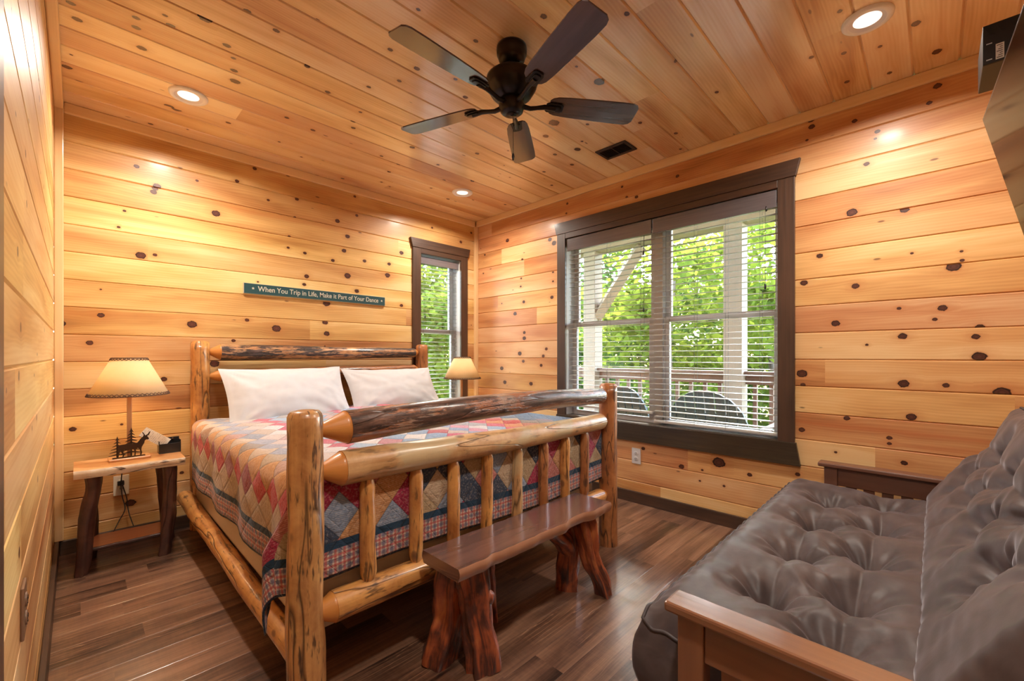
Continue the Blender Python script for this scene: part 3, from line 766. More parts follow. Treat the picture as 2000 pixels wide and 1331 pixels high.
# ------------------------------------------------------------------ log bed
PEEL = log_mat('peeled_log', (.70, .34, .095), (.34, .115, .028), fleck=.75)
PEELR = log_mat('peeled_log_red', (.50, .20, .065), (.22, .07, .022), fleck=.7)
PEELW = log_mat('weathered_post_log', (.62, .32, .11), (.32, .12, .035), fleck=.85)
BARK = log_mat('bark_covered_log', (.46, .17, .065), (.24, .08, .03), bark=.54, rough=.36, barkc=(.055, .027, .018), pale=(.34, .24, .17))
MOTTL = log_mat('mottled_log', (.66, .40, .18), (.38, .18, .06), bark=.22, pale=(.50, .37, .20))
HEADL = log_mat('headboard_log', (.66, .36, .16), (.36, .15, .06), bark=.52, barkc=(.03, .02, .018))
CUT = grain_mat('cut_log_end', (.70, .30, .07), (.52, .19, .04), .4, .2, fine=240, low=30, contrast=.6)

bed = empty('log_bed', (0, 0, 0), 'rustic bed frame of peeled and barked logs with a railed footboard', 'bed')
def lerp_pts(a, b, n, bow=0.0, axis=2, seed=0, jit=0.004):
    out = []
    for i in range(n):
        t = i / (n - 1)
        p = Vector(a).lerp(Vector(b), t)
        p[axis] += bow * sin(pi * t)
        p += Vector([jit * noise.noise(Vector((t * 5 + seed * 9, k * 4.3, seed))) for k in range(3)])
        out.append(p)
    return out
def post_log(name, x, y, z1, r, mat, seed, label=None, n=30):
    m = MB()
    pts = []; rad = []
    for i in range(n):
        t = i / (n - 1); z = z1 * t
        pts.append((x + .004 * noise.noise(Vector((t * 4, seed, 0))), y + .004 * noise.noise(Vector((t * 4, seed, 9))), z))
        rad.append(r * (1.06 - .08 * t))
    # rounded top
    for dz, k in ((-.012, .985), (-.004, .93), (0.003, .80), (0.006, .5)):
        pts.append((pts[n - 1][0], pts[n - 1][1], z1 + .012 + dz)); rad.append(r * .98 * k)
    m.tube(pts, rad, 28, nz=.075, nf=6, seed=seed)
    o = m.build(name, mat, bed)
    if label: o['label'] = label
    return o
FX0, FX1, FY = .477, 2.13, 1.33
post_log('foot_post', FX0, FY, .895, .050, PEELW, 1, 'peeled foot post nearest the camera')
post_log('foot_post', FX1, FY, .900, .050, PEELR, 2)
post_log('head_post', .540, 3.265, 1.15, .050, PEEL, 3)
post_log('head_post', 2.165, 3.265, 1.155, .052, PEELR, 4)
def rail(name, a, b, r0, r1, mat, seed, taper=(.09, .09), bow=0.0, label=None, seg=28, nz=.055, n=34, tip=.014, bowax=2, tenon=True):
    a, b = Vector(a), Vector(b)
    d = (b - a); Ln = d.length; d.normalize()
    pa, pb = a + d * taper[0], b - d * taper[1]
    pts = lerp_pts(pa, pb, n, bow, bowax, seed)
    rad = [r0 + (r1 - r0) * i / (n - 1) for i in range(n)]
    m = MB(); m.tube(pts, rad, seg, nz=nz, nf=4, seed=seed, cap=True)
    o = m.build(name, mat, bed)
    if label: o['label'] = label
    if tenon:
        for (e, p, q, rr) in ((a, pts[0], pts[1], rad[0]), (b, pts[-1], pts[-2], rad[-1])):
            if (p - e).length < .01: continue
            m = MB(); k = 8
            tp = [e.lerp(p, i / k) for i in range(k + 1)] + [p + (q - p) * .2]
            rd = [tip + (rr * .97 - tip) * (i / k) ** .9 for i in range(k + 1)] + [rr * .90]
            m.tube(tp, rd, seg, nz=.02, seed=seed + 5)
            m.build('tenon', CUT, o)
    return o
rail('foot_rail', (FX0 + .035, FY, .848), (FX1 - .03, FY, .850), .054, .043, BARK, 11, (.085, .05), bow=.014, label='top footboard rail still covered in dark bark')
rail('foot_rail', (FX0 + .035, FY, .722), (FX1 - .03, FY, .707), .055, .043, MOTTL, 12, (.07, .05), bow=-.006, label='middle footboard rail with mottled grey green patches')
rail('foot_rail', (FX0 + .02, FY, .297), (FX1 - .03, FY, .293), .047, .040, PEEL, 13, (.06, .05), label='bottom footboard rail')
bx = [.672, .856, 1.026, 1.200, 1.382, 1.560, 1.728, 1.896]
for i, x in enumerate(bx):
    m = MB(); sd = 30 + i
    zb, zt = .305, .70
    pts = []; rad = []
    for k in range(22):
        t = k / 21; z = zb + (zt - zb) * t
        pts.append((x + .005 * noise.noise(Vector((t * 3, sd, 1))), FY + .004 * noise.noise(Vector((t * 3, sd, 5))), z))
        e = min(t, 1 - t) / .13
        rad.append(.0255 * (min(1, .35 + .65 * e) if e < 1 else 1.0))
    m.tube(pts, rad, 14, nz=.09, nf=7, seed=sd)
    m.build('baluster', [PEEL, PEEL, PEEL, PEEL, MOTTL, PEELR, PEEL, PEELR][i], bed)
rail('head_rail', (.585, 3.265, 1.098), (2.12, 3.265, 1.100), .052, .041, HEADL, 21, (.06, .04), bow=-.004, label='top headboard rail with flaking black bark')
rail('head_rail', (.585, 3.265, .945), (2.12, 3.265, .955), .040, .038, PEELR, 22, (.06, .04))
rail('head_rail', (.585, 3.265, .45), (2.12, 3.265, .45), .040, .038, PEEL, 23, (.06, .04))
rail('side_rail', (.460, 3.24, .215), (.485, 1.36, .140), .040, .035, PEEL, 24, (.0, .03), seg=22, tenon=False, nz=.08)
rail('side_rail', (2.16, 3.22, .20), (2.13, 1.37, .20), .047, .044, PEEL, 25, (.03, .03))

# ------------------------------------------------------------------ mattress, box spring, quilt, pillows
SHEET = plain('white_cotton', (.60, .61, .64), .85)
BOXF = plain('taupe_box_spring_cover', (.62, .50, .37), .9)
def soft_box(name, b, mat, parent, rad=.05, seg=5):
    return boxobj(name, b, mat, parent, rad)
bs = empty('box_spring', (1.33, 2.3, 0), 'taupe covered box spring under the mattress, behind the balusters', 'box spring')
o = boxobj('cover', (-.825, .765, -.90, .90, .185, .375), BOXF, bs, .03)
o = boxobj('piping', (-.828, .768, -.903, .903, .362, .372), BOXF, bs, .004)
mt = empty('mattress', (1.33, 2.3, 0), 'white mattress edge showing below the quilt at the foot of the bed', 'mattress')
boxobj('body', (-.785, .775, -.905, .90, .378, .662), SHEET, mt, .05)
boxobj('piping', (-.788, .778, -.908, .903, .395, .403), SHEET, mt, .003)

def quilt_mat():
    g = G('patchwork_quilt')
    uv = g.uv(); a, b, _ = g.sep(uv)              # a across, b along (0 at the foot edge of the mattress), metres
    W, D, DF = 1.60, .37, .345
    dist = g.math('MINIMUM', g.math('MINIMUM', g.math('ADD', a, D), g.math('SUBTRACT', W + D, a)), g.math('ADD', b, DF))
    sz_a, sz_b = .125, .150
    p = g.math('DIVIDE', a, sz_a); q = g.math('DIVIDE', b, sz_b)
    c1 = g.math('FLOOR', g.math('ADD', p, q)); c2 = g.math('FLOOR', g.math('SUBTRACT', p, q))
    cell = g.comb(c1, c2, 0.0)
    row = g.math('ADD', c1, c2)
    rnd = g.white(cell); rnd2 = g.white(g.vadd(cell, (7.3, 2.1, 5.0)))
    # colours by row across the bed (row index grows from the left hem) and by random patch
    f = g.math('DIVIDE', g.math('ADD', row, 7.5), 34.0)
    pal = [(.085, .085, .115), (.10, .10, .13), (.42, .30, .19), (.47, .34, .22), (.50, .028, .026), (.58, .30, .12), (.58, .46, .36), (.36, .38, .46),
           (.60, .52, .50), (.66, .64, .66), (.52, .12, .18), (.36, .48, .62), (.68, .66, .68), (.58, .30, .38), (.28, .40, .56), (.70, .68, .68),  # bed-top rows paler: partly cloth colour, partly window glare painted in
           (.28, .40, .58), (.55, .10, .18), (.62, .62, .66), (.26, .36, .55), (.60, .28, .38), (.64, .62, .64), (.30, .42, .58), (.58, .10, .16),
           (.62, .24, .08), (.50, .05, .04), (.42, .30, .20), (.05, .10, .17), (.06, .12, .19), (.06, .12, .2), (.06, .12, .2), (.06, .12, .2)]
    # two ramps chained (32 stops max per ramp)
    c = g.ramp(f, [(i / 34.0, pal[i]) for i in range(len(pal))], 'CONSTANT')
    alt = g.ramp(rnd2, [(0, (.36, .26, .15)), (.2, (.30, .02, .055)), (.38, (.035, .05, .085)), (.52, (.40, .13, .11)), (.66, (.44, .33, .22)), (.8, (.20, .25, .34)), (.9, (.48, .24, .10))], 'CONSTANT')
    foot = g.math('LESS_THAN', b, -.005)
    c = g.mix(foot, c, alt)
    c = g.mix(g.math('MULTIPLY', g.math('GREATER_THAN', rnd, .72), .45), c, alt)
    # each patch: a small woven or floral print
    pr = g.noise(g.comb(g.math('MULTIPLY', a, 1.0), b, g.math('MULTIPLY', rnd, 40.0)), 130.0, 2.0, .6)
    strp = g.math('SINE', g.math('MULTIPLY', g.math('ADD', g.math('MULTIPLY', a, g.math('SUBTRACT', rnd, .3)), b), 900.0))
    prm = g.math('ADD', g.math('MULTIPLY', g.math('SUBTRACT', pr, .5), 1.2), g.math('MULTIPLY', strp, g.math('MULTIPLY', g.math('GREATER_THAN', rnd2, .6), .16)))
    c = g.mix(g.math('MULTIPLY', g.math('ADD', prm, .0), .9, clamp=True), c, (.72, .62, .52))
    c = g.mix(g.math('MULTIPLY', prm, -.9, clamp=True), c, (.03, .02, .03))
    # plaid outer border
    def bars(co, per, w, ph=0.0):
        fr = g.math('FRACT', g.math('ADD', g.math('DIVIDE', co, per), ph))
        return g.math('LESS_THAN', fr, w)
    base = (.56, .44, .36)
    pl1 = g.mix(g.math('MULTIPLY', bars(a, .030, .36), .62), base, (.07, .075, .16))
    pl1 = g.mix(g.math('MULTIPLY', bars(b, .030, .36), .55), pl1, (.07, .075, .16))
    pl1 = g.mix(g.math('MULTIPLY', bars(a, .030, .25, .45), .6), pl1, (.42, .04, .04))
    pl1 = g.mix(g.math('MULTIPLY', bars(b, .030, .25, .45), .6), pl1, (.42, .04, .04))
    c = g.mix(g.math('LESS_THAN', dist, .112), c, (.018, .045, .085))
    c = g.mix(g.math('LESS_THAN', dist, .086), c, pl1)
    c = g.mix(g.math('LESS_THAN', dist, .008), c, (.02, .035, .07))
    # quilting: puckered seams along the patch edges plus contour stitching
    def edge(co):
        fr = g.math('FRACT', co); return g.math('MINIMUM', fr, g.math('SUBTRACT', 1.0, fr))
    e = g.math('MINIMUM', edge(g.math('ADD', p, q)), edge(g.math('SUBTRACT', p, q)))
    puff = g.ramp(e, [(0.0, 0), (.10, .65), (.5, 1)])
    contour = g.ramp(g.math('ABSOLUTE', g.math('SUBTRACT', e, .22)), [(0, 0), (.03, 1)])
    wr = g.noise(g.comb(g.math('MULTIPLY', a, 22.0), g.math('MULTIPLY', b, 60.0), 0.0), 1.0, 4.0, .65, .8)
    h = g.math('ADD', g.math('ADD', g.math('MULTIPLY', puff, .6), g.math('MULTIPLY', contour, .2)), g.math('MULTIPLY', wr, .9))
    seam = g.ramp(e, [(0, .55), (.035, 1)])
    c = g.mix(1.0, c, seam, 'MULTIPLY')
    return g.done(g.bsdf(c, .9, 0, g.bump(h, .55, .012), .25, sheen=.25))
QUILT = quilt_mat()
def quilt():
    W, Lq, D, DF = 1.60, 1.72, .37, .345
    x0, y0, zt = .520, 1.385, .690
    R = .050
    NA, NBq = 150, 130
    m = MB(); rows = []; P = {}
    def arc(d):
        """distance over the edge -> (outward, down)"""
        if d <= 0: return 0.0, 0.0
        al = R * pi / 2
        if d < al: t = d / R; return R * sin(t), R * (1 - cos(t))
        return R, R + (d - al)
    Ws = [(-D + (W + 2 * D) * i / NA) for i in range(NA + 1)]
    Bs = [(-DF + (Lq + DF) * j / NBq) for j in range(NBq + 1)]
    for j, b in enumerate(Bs):
        row = []
        for i, a in enumerate(Ws):
            da = max(0, -a) if a < 0 else max(0, a - W)
            sa = -1 if a < 0 else 1
            db = max(0, -b)
            wob = .006 * noise.noise(Vector((a * 5, b * 5, 1.0))) + .004 * noise.noise(Vector((a * 16, b * 16, 4.0)))
            if da > 0 and db > 0:
                d = sqrt(da * da + db * db); th = atan2(db, da)        # 0 = side, 90 = foot
                o_, dn = arc(d)
                bul = sin(2 * th) ** 1.0
                k = min(1, d / .25)
                if sa < 0:
                    ex = o_ * cos(th) + .045 * bul * k
                    ey = o_ * sin(th) * (1 - .6 * k * (1 - sin(th))) - .035 * bul * k
                    ey = ey if th > 1.2 else ey
                    fold = .018 * k * sin(th * 7.0 + .5)
                    tail = bul * k
                    x = x0 - ex - fold * .8 - .040 * tail; y = y0 - min(ey, .040) + .075 * tail
                    z = zt - dn
                else:
                    ex = o_ * cos(th) - .01 * bul * k
                    ey = o_ * sin(th) + .012 * bul * k
                    x = x0 + W + min(ex, .03) * (1 - .3 * k); y = y0 - min(ey, .05)
                    z = zt - dn * .86
            else:
                oa, dna = arc(da); ob, dnb = arc(db)
                x = x0 + min(max(a, 0), W) + sa * (oa if da > 0 else 0)
                y = y0 + max(b, 0) - ob
                z = zt - dna - dnb
                if da > 0:
                    k = min(1, da / .3)
                    x += sa * (.010 * k * sin(b * 13 + 1.0) + .012 * k * noise.noise(Vector((b * 6, 3.0, da * 2))))
                    if sa > 0: x = min(x, x0 + W + .02)
                if db > 0:
                    k = min(1, db / .3)
                    y += min(.012 * k * sin(a * 9.5 + .6) + .008 * k * noise.noise(Vector((a * 7, 6.0, db * 2))), .0)
                    y = max(y, 1.345 + .0)
                    z += .012 * sin(a * 4.2 + .5) * k
                # crown of the mattress, rising to the pillows
                if da == 0 and db == 0:
                    z += .014 * sin(pi * min(1, a / W)) + .006 * sin(a * 11) * sin(b * 7) + wob
                if da > 0 or db > 0: x += wob * .6; y += wob * .3
            row.append((x, y, z))
        rows.append(row)
    m.grid(rows, lambda i, j: (Ws[j], Bs[i]))
    q = m.build('patchwork_quilt', QUILT, solid=.007)
    tag(q, 'patchwork quilt of red, blue and tan diamonds with plaid border draped over the bed', 'quilt')
    return q
quilt()

def pillow(loc, w, hgt, th, rx, rz, seed, label):
    r = empty('pillow', loc, label, 'pillow', None)
    m = MB(); N_, Mn = 54, 40
    for side in (1, -1):
        rows = []
        for j in range(Mn + 1):
            row = []
            for i in range(N_ + 1):
                u, v = 2 * i / N_ - 1, 2 * j / Mn - 1
                ed = (1 - abs(u) ** 4.0) * (1 - abs(v) ** 4.0)
                t = max(0, (1 - u * u) ** .55 * (1 - v * v) ** .5) * (.5 + .5 * ed)
                pin = 1 - .07 * (1 - abs(u) ** 2) * abs(v) ** 3
                pinx = 1 - .06 * (1 - abs(v) ** 2) * abs(u) ** 3
                x = u * w / 2 * pinx; z = v * hgt / 2 * pin
                cr = noise.noise(Vector((u * 3 + seed, v * 3, side))) * .008 + noise.noise(Vector((u * 9 + seed, v * 7, side * 2))) * .003
                # wrinkles radiating from the corners
                cd = sqrt((1 - abs(u)) ** 2 + (1 - abs(v)) ** 2)
                an = atan2(1 - abs(v), 1 - abs(u))
                cr += .009 * exp(-cd * 2.0) * sin(an * 16 + seed)
                y = side * (th / 2 * t + cr * min(1, t * 3))
                row.append((x, y, z + .006 * noise.noise(Vector((u * 4, seed, v)))))
            rows.append(row)
        m.grid(rows, lambda i, j: (i / 40, j / 40), flip=(side > 0))
    o = m.build('pillowcase', SHEET, r)
    o.rotation_euler = (rx, 0, rz)
    return o
pillow((.985, 3.000, .810), .76, .44, .20, radians(-33), 0.03, 1, 'plump white pillow leaning on the headboard, the left one in front')
pillow((1.770, 3.040, .800), .77, .42, .18, radians(-35), -.02, 5, 'white pillow leaning on the headboard, the right one by the small window')

# ------------------------------------------------------------------ nightstands
LEGW = log_mat('dark_cedar_limb', (.115, .045, .032), (.035, .014, .014), fleck=.3, rough=.5)
SLAB = grain_mat('cedar_slab', (.74, .42, .19), (.50, .22, .09), .28, .5, fine=40, low=9)
SLABR = grain_mat('red_cedar_shelf', (.58, .26, .13), (.36, .13, .07), .35, .3, fine=40, low=9)
LIVE = log_mat('live_edge', (.86, .74, .56), (.60, .42, .26), fleck=1.0, bark=.36, barkc=(.06, .03, .02))
def slab_mesh(L0, L1, W0, W1, z0, z1, seed, n=40, amp=.010):
    """board with wavy natural long edges; x is the long way; returns (core, edge) builders"""
    core, edge = MB(), [MB(), MB()]
    def fe(x): return W0 + amp * noise.noise(Vector((x * 7, seed, 0))) + amp * .5 * noise.noise(Vector((x * 21, seed, 3)))
    def be(x): return W1 + amp * noise.noise(Vector((x * 7, seed, 8))) + amp * .5 * noise.noise(Vector((x * 21, seed, 13)))
    xs = [L0 + (L1 - L0) * i / n for i in range(n + 1)]
    c = .006
    core.grid([[(x, fe(x) + c, z1) for x in xs], [(x, be(x) - c, z1) for x in xs]], lambda i, j: (xs[j], i * (W1 - W0)), smooth=False)
    core.grid([[(x, fe(x) + .010, z0) for x in xs], [(x, be(x) - .010, z0) for x in xs]], lambda i, j: (xs[j], i * (W1 - W0)), smooth=False, flip=True)
    for x, fl in ((L0, False), (L1, True)):
        p = [(x, fe(x) + .010, z0), (x, be(x) - .010, z0), (x, be(x), (z0 + z1) / 2), (x, be(x) - c, z1), (x, fe(x) + c, z1), (x, fe(x), (z0 + z1) / 2)]
        core.face(p if fl else p[::-1], [(0, q[1]) for q in p])
    for f, sg, fl in ((fe, 1, False), (be, -1, True)):
        r = [[(x, f(x) + .010 * sg, z0) for x in xs], [(x, f(x) + .001 * sg, z0 + (z1 - z0) * .4) for x in xs], [(x, f(x), z0 + (z1 - z0) * .75) for x in xs], [(x, f(x) + c * sg, z1) for x in xs]]
        edge[0 if sg > 0 else 1].grid(r, lambda i, j: (xs[j], i * .012), flip=fl)
    return core, edge
def limb(pts, rad, seed, mat, parent, name='leg', flute=5, fa=.10, seg=20, nz=.14, nf=9, sub=6):
    P = []; R = []
    n = len(pts)
    for i in range(n - 1):
        for k in range(sub):
            t = k / sub; a, b = Vector(pts[i]), Vector(pts[i + 1])
            p0 = Vector(pts[max(0, i - 1)]); p3 = Vector(pts[min(n - 1, i + 2)])
            q = .5 * ((2 * a) + (b - p0) * t + (2 * p0 - 5 * a + 4 * b - p3) * t * t + (3 * a - p0 - 3 * b + p3) * t ** 3)
            P.append(q); R.append(rad[i] + (rad[i + 1] - rad[i]) * t)
    P.append(Vector(pts[-1])); R.append(rad[-1])
    m = MB(); m.tube(P, R, seg, nz=nz, nf=nf, seed=seed, flute=flute, fa=fa)
    return m.build(name, mat, parent)
def nightstand(x, y, label, seed):
    r = empty('nightstand', (x, y, 0), label, 'nightstand')
    core, edge = slab_mesh(-.215, .215, -.150, .140, .476, .517, seed, amp=.013)
    t = core.build('table_top', SLAB, r); edge[0].build('live_edge', LIVE, t)['label'] = 'pale barky front edge of the top'; edge[1].build('live_edge', LIVE, t)
    core, edge = slab_mesh(-.150, .150, -.10, .105, .098, .118, seed + 3)
    t = core.build('lower_shelf', SLABR, r); [q.build('live_edge', LEGW, t) for q in edge]
    for k, (tx, ty, bx_, by_) in enumerate([(-.150, -.095, -.190, -.110), (.150, -.095, .128, -.105), (-.140, .085, -.155, .110), (.140, .085, .175, .112)]):
        s = seed * 4 + k
        mid = (tx * .5 + bx_ * .5 + .012 * sin(s * 2.1), ty * .5 + by_ * .5, .27)
        limb([(tx, ty, .478), (tx + .004, ty, .40), mid, (bx_ + .012 * cos(s), by_, .10), (bx_, by_, 0)], [.031, .028, .032, .028, .026], s, LEGW, r, fa=.12)
    return r
nightstand(.203, 3.08, 'rustic cedar nightstand with live edge top and dark limb legs, left of the bed', 3)
nightstand(2.49, 3.08, 'rustic cedar nightstand mostly hidden behind the right side of the bed', 6)

# ------------------------------------------------------------------ bedside lamps
def shade_mat():
    g = G('parchment_lampshade')
    c = g.mix(g.noise(g.obj(), 28.0, 3.0), (.78, .60, .36), (.84, .68, .45))
    d = g.n('ShaderNodeBsdfDiffuse'); g.set(d.inputs['Color'], c)
    t = g.n('ShaderNodeBsdfTranslucent'); g.set(t.inputs['Color'], g.mix(.6, c, (.98, .84, .60)))
    mx = g.n('ShaderNodeMixShader'); mx.inputs[0].default_value = .42
    g.nt.links.new(d.outputs[0], mx.inputs[1]); g.nt.links.new(t.outputs[0], mx.inputs[2])
    return g.done(mx.outputs[0])
SHADE = shade_mat()
LACE = plain('leather_lacing', (.10, .045, .025), .7)
LPOST = grain_mat('lamp_post_wood', (.42, .20, .09), (.26, .11, .045), .4, .2)
BRONZE = plain('rusted_bronze', (.055, .032, .022), .5, .5)
BULB = None
def bulb_mat():
    g = G('warm_bulb'); return g.done(g.bsdf((1, 1, 1), .3, emis=(1.0, .72, .38), estr=12.0))
BULB = bulb_mat()

def elk_poly():
    return [(-.062, .045), (-.060, .060), (-.050, .066), (-.020, .068), (0.0, .066), (.018, .070), (.028, .084), (.034, .094), (.040, .098), (.044, .108), (.036, .122), (.040, .124), (.047, .112),
            (.050, .104), (.060, .110), (.068, .124), (.072, .122), (.066, .106), (.058, .100), (.062, .094), (.066, .086), (.062, .080), (.054, .082), (.048, .076), (.046, .064), (.040, .052), (.036, .044), (.034, .030),
            (.037, .014), (.034, .0), (.029, .0), (.030, .016), (.026, .034), (.020, .040), (.012, .038), (.012, .020), (.010, .0), (.005, .0), (.006, .020), (.003, .036),
            (-.020, .036), (-.036, .038), (-.040, .028), (-.034, .014), (-.038, .0), (-.043, .0), (-.040, .014), (-.047, .026), (-.050, .036), (-.054, .022), (-.058, .0), (-.063, .0), (-.060, .022), (-.062, .036)]
def pine_poly(h, w, n=7):
    L_, R_ = [], []
    R_.append((.003, 0)); L_.append((-.003, 0))
    for k in range(n):
        z = h * (.12 + .84 * k / n); ww = w / 2 * (1 - k / n) + .004
        R_ += [(.0035, z), (ww, z - h * .035), (ww * .9, z - h * .01), (.0035, z + h * .055)]
        L_ += [(-.0035, z), (-ww, z - h * .035), (-ww * .9, z - h * .01), (-.0035, z + h * .055)]
    return R_ + [(0, h)] + L_[::-1]
def lamp(x, y, z, label, rz=0.0, watt=LAMP_W):
    r = empty('table_lamp', (x, y, z), label, 'lamp', rz=rz)
    m = MB(); m.box(-.085, .085, -.048, .048, 0, .014); m.build('base', SLAB, r, .004)
    m = MB(); m.box(-.010, .010, .006, .026, .014, .345); m.build('post', LPOST, r, .002)
    MZ = Matrix(((1, 0, 0, 0), (0, 0, 1, 0), (0, 1, 0, 0), (0, 0, 0, 1)))
    m = MB(); m.prism(elk_poly(), .003, Matrix.Translation((.012, -.030, .018)) @ MZ)
    m.box(-.070, .062, -.034, -.022, .014, .019)
    m.build('elk_cutout', BRONZE, r)
    m = MB(); m.prism(pine_poly(.155, .085, 8), .003, Matrix.Translation((.006, -.014, .016)) @ MZ); m.build('pine_tree_cutout', BRONZE, r)
    m = MB(); m.prism(pine_poly(.115, .065, 6), .003, Matrix.Translation((-.050, -.018, .016)) @ MZ); m.build('pine_tree_cutout', BRONZE, r)
    zb, zt, rb, rt = .346, .545, .168, .072
    m = MB(); m.lathe([(rb, zb), (rb + (rt - rb) * .5, (zb + zt) / 2), (rt, zt)], 48)
    sh = m.build('lamp_shade', SHADE, r, solid=.0015)
    for (rr, zz, nn, hh, nm) in ((rb, zb, 26, .014, 'bottom_lacing'), (rt, zt, 14, -.012, 'top_lacing')):
        m = MB(); m.tube([((rr + .001) * cos(2 * pi * k / 64), (rr + .001) * sin(2 * pi * k / 64), zz) for k in range(65)], .0022, 5, cap=False)
        sl = (rt - rb) / (zt - zb)
        for ph in (0, .5):
            pts = []
            for k in range(nn * 4 + 1):
                q = (.5 + .5 * cos(2 * pi * (k / 4 + ph)))
                z_ = zz + hh * q; r_ = rr + sl * hh * q + .0025
                a = 2 * pi * k / (nn * 4)
                pts.append((r_ * cos(a), r_ * sin(a), z_))
            m.tube(pts, .0019, 4, cap=False)
        m.build(nm, LACE, sh)
    m = MB(); m.lathe([(0, .345), (.014, .347), (.016, .375), (.012, .38), (0, .381)], 14); m.build('bulb_socket', BRONZE, r)
    m = MB(); m.lathe([(0, .378), (.013, .382), (.024, .41), (.029, .435), (.024, .458), (.012, .470), (0, .472)], 18)
    m.build('bulb', BULB, r)
    l = add_light('POINT', 'lamp_light', (0, 0, .43), watt, (1.0, .75, .46), shadow_soft_size=.034)
    l.parent = r
    return r
lamp(.200, 3.10, .517, 'table lamp with parchment shade and cutout elk and pine trees, on the left nightstand')
lamp(2.492, 3.10, .517, 'small lit table lamp with parchment shade on the right nightstand by the corner')

# ------------------------------------------------------------------ small things by the left nightstand
cad = empty('remote_caddy', (.375, 3.155, .517), 'black open caddy standing at the back of the left nightstand', 'caddy')
m = MB()
m.box(-.05, .05, -.035, .035, 0, .004); m.box(-.05, .05, -.035, -.031, .004, .055); m.box(-.05, .05, .031, .035, .004, .082)
m.box(-.05, -.046, -.031, .031, .004, .07); m.box(.046, .05, -.031, .031, .004, .07)
m.build('tray', plain('black_glossy_plastic', (.02, .022, .026), .25), cad, .001)
m = MB(); m.lathe([(0, 0), (.006, 0), (.006, .004), (0, .005)], 12, M=Matrix.Translation((.02, .031, .071)) @ Matrix.Rotation(radians(90), 4, 'X')); m.build('snap', BRONZE, cad)
def card_mat():
    g = G('printed_white_card'); ob = g.obj(); x, y, z = g.sep(ob)
    ln = g.math('MULTIPLY', g.math('GREATER_THAN', g.math('SINE', g.math('MULTIPLY', z, 700.0)), .2), g.math('GREATER_THAN', g.noise(ob, 160.0, 1.0), .5))
    return g.done(g.bsdf(g.mix(g.math('MULTIPLY', ln, .45), (.80, .78, .74), (.28, .26, .30)), .6))
m = MB(); m.box(-.028, .028, -.002, .002, -.05, .085)
cd = m.build('folded_card', card_mat(), None, .001); cd.location = (.325, 3.145, .60); cd.rotation_euler = (radians(-12), radians(-52), radians(8))
tag(cd, 'white printed card sticking out of the black caddy on the nightstand', 'card')

def outlet(name, loc, rz, label, wide=.070, col=WHITEPL, plug=False):
    r = empty(name, loc, label, 'outlet', rz=rz)      # faces local -y
    boxobj('cover_plate', (-wide / 2, wide / 2, -.006, 0, -.057, .057), col, r, .0025)
    for s in (-1, 1):
        m = MB()
        m.lathe([(.0155, 0), (.0155, .003), (.014, .0035), (0, .0035)], 20, M=Matrix.Translation((0, -.0055, s * .02)) @ Matrix.Rotation(radians(90), 4, 'X'))
        sk = m.build('socket', col, r)
        m = MB(); m.box(-.0065, -.0045, -.0100, -.0085, s * .02 - .002, s * .02 + .007); m.box(.0045, .0065, -.0100, -.0085, s * .02 - .002, s * .02 + .007); m.box(-.002, .002, -.0100, -.0085, s * .02 - .0095, s * .02 - .006)
        m.build('slots', BLACKPL, sk)
    if plug:
        boxobj('plug', (-.018, .012, -.034, -.009, .004, .030), BLACKPL, r, .004)
    return r
outlet('wall_outlet', (.180, YB, .326), 0, 'cream outlet plate with a black plug, on the back wall under the nightstand', wide=.068, plug=True)
outlet('wall_outlet', (XR, 1.556, .341), radians(-90), 'white duplex outlet on the right wall below the big window', col=plain('grey_white_plastic', (.62, .61, .60), .4))
outlet('wall_outlet', (XL, 1.421, .52), radians(90), 'brown outlet plate seen edge on, low on the left wall', col=plain('brown_plastic', (.22, .13, .08), .4))
def cord(pts, label, rad=.0028):
    P = []
    for i in range(len(pts) - 1):
        a, b = Vector(pts[i]), Vector(pts[i + 1]); p0 = Vector(pts[max(0, i - 1)]); p3 = Vector(pts[min(len(pts) - 1, i + 2)])
        for k in range(6):
            t = k / 6
            P.append(.5 * ((2 * a) + (b - p0) * t + (2 * p0 - 5 * a + 4 * b - p3) * t * t + (3 * a - p0 - 3 * b + p3) * t ** 3))
    P.append(Vector(pts[-1]))
    m = MB(); m.tube(P, rad, 6)
    return tag(m.build('power_cord', BLACKPL), label, 'cord')
cord([(.185, 3.12, .524), (.188, 3.235, .522), (.188, 3.27, .49), (.182, 3.30, .42), (.176, 3.312, .345)], 'black lamp cord running down from the nightstand top to the outlet')
cord([(.176, 3.314, .335), (.182, 3.305, .27), (.192, 3.285, .20), (.165, 3.235, .155), (.14, 3.17, .122)], 'black cord hanging from the plug and slanting left to the lower shelf')
cord([(.182, 3.312, .338), (.200, 3.305, .26), (.208, 3.29, .18), (.222, 3.19, .123)], 'black cord hanging from the plug straight down to the lower shelf')

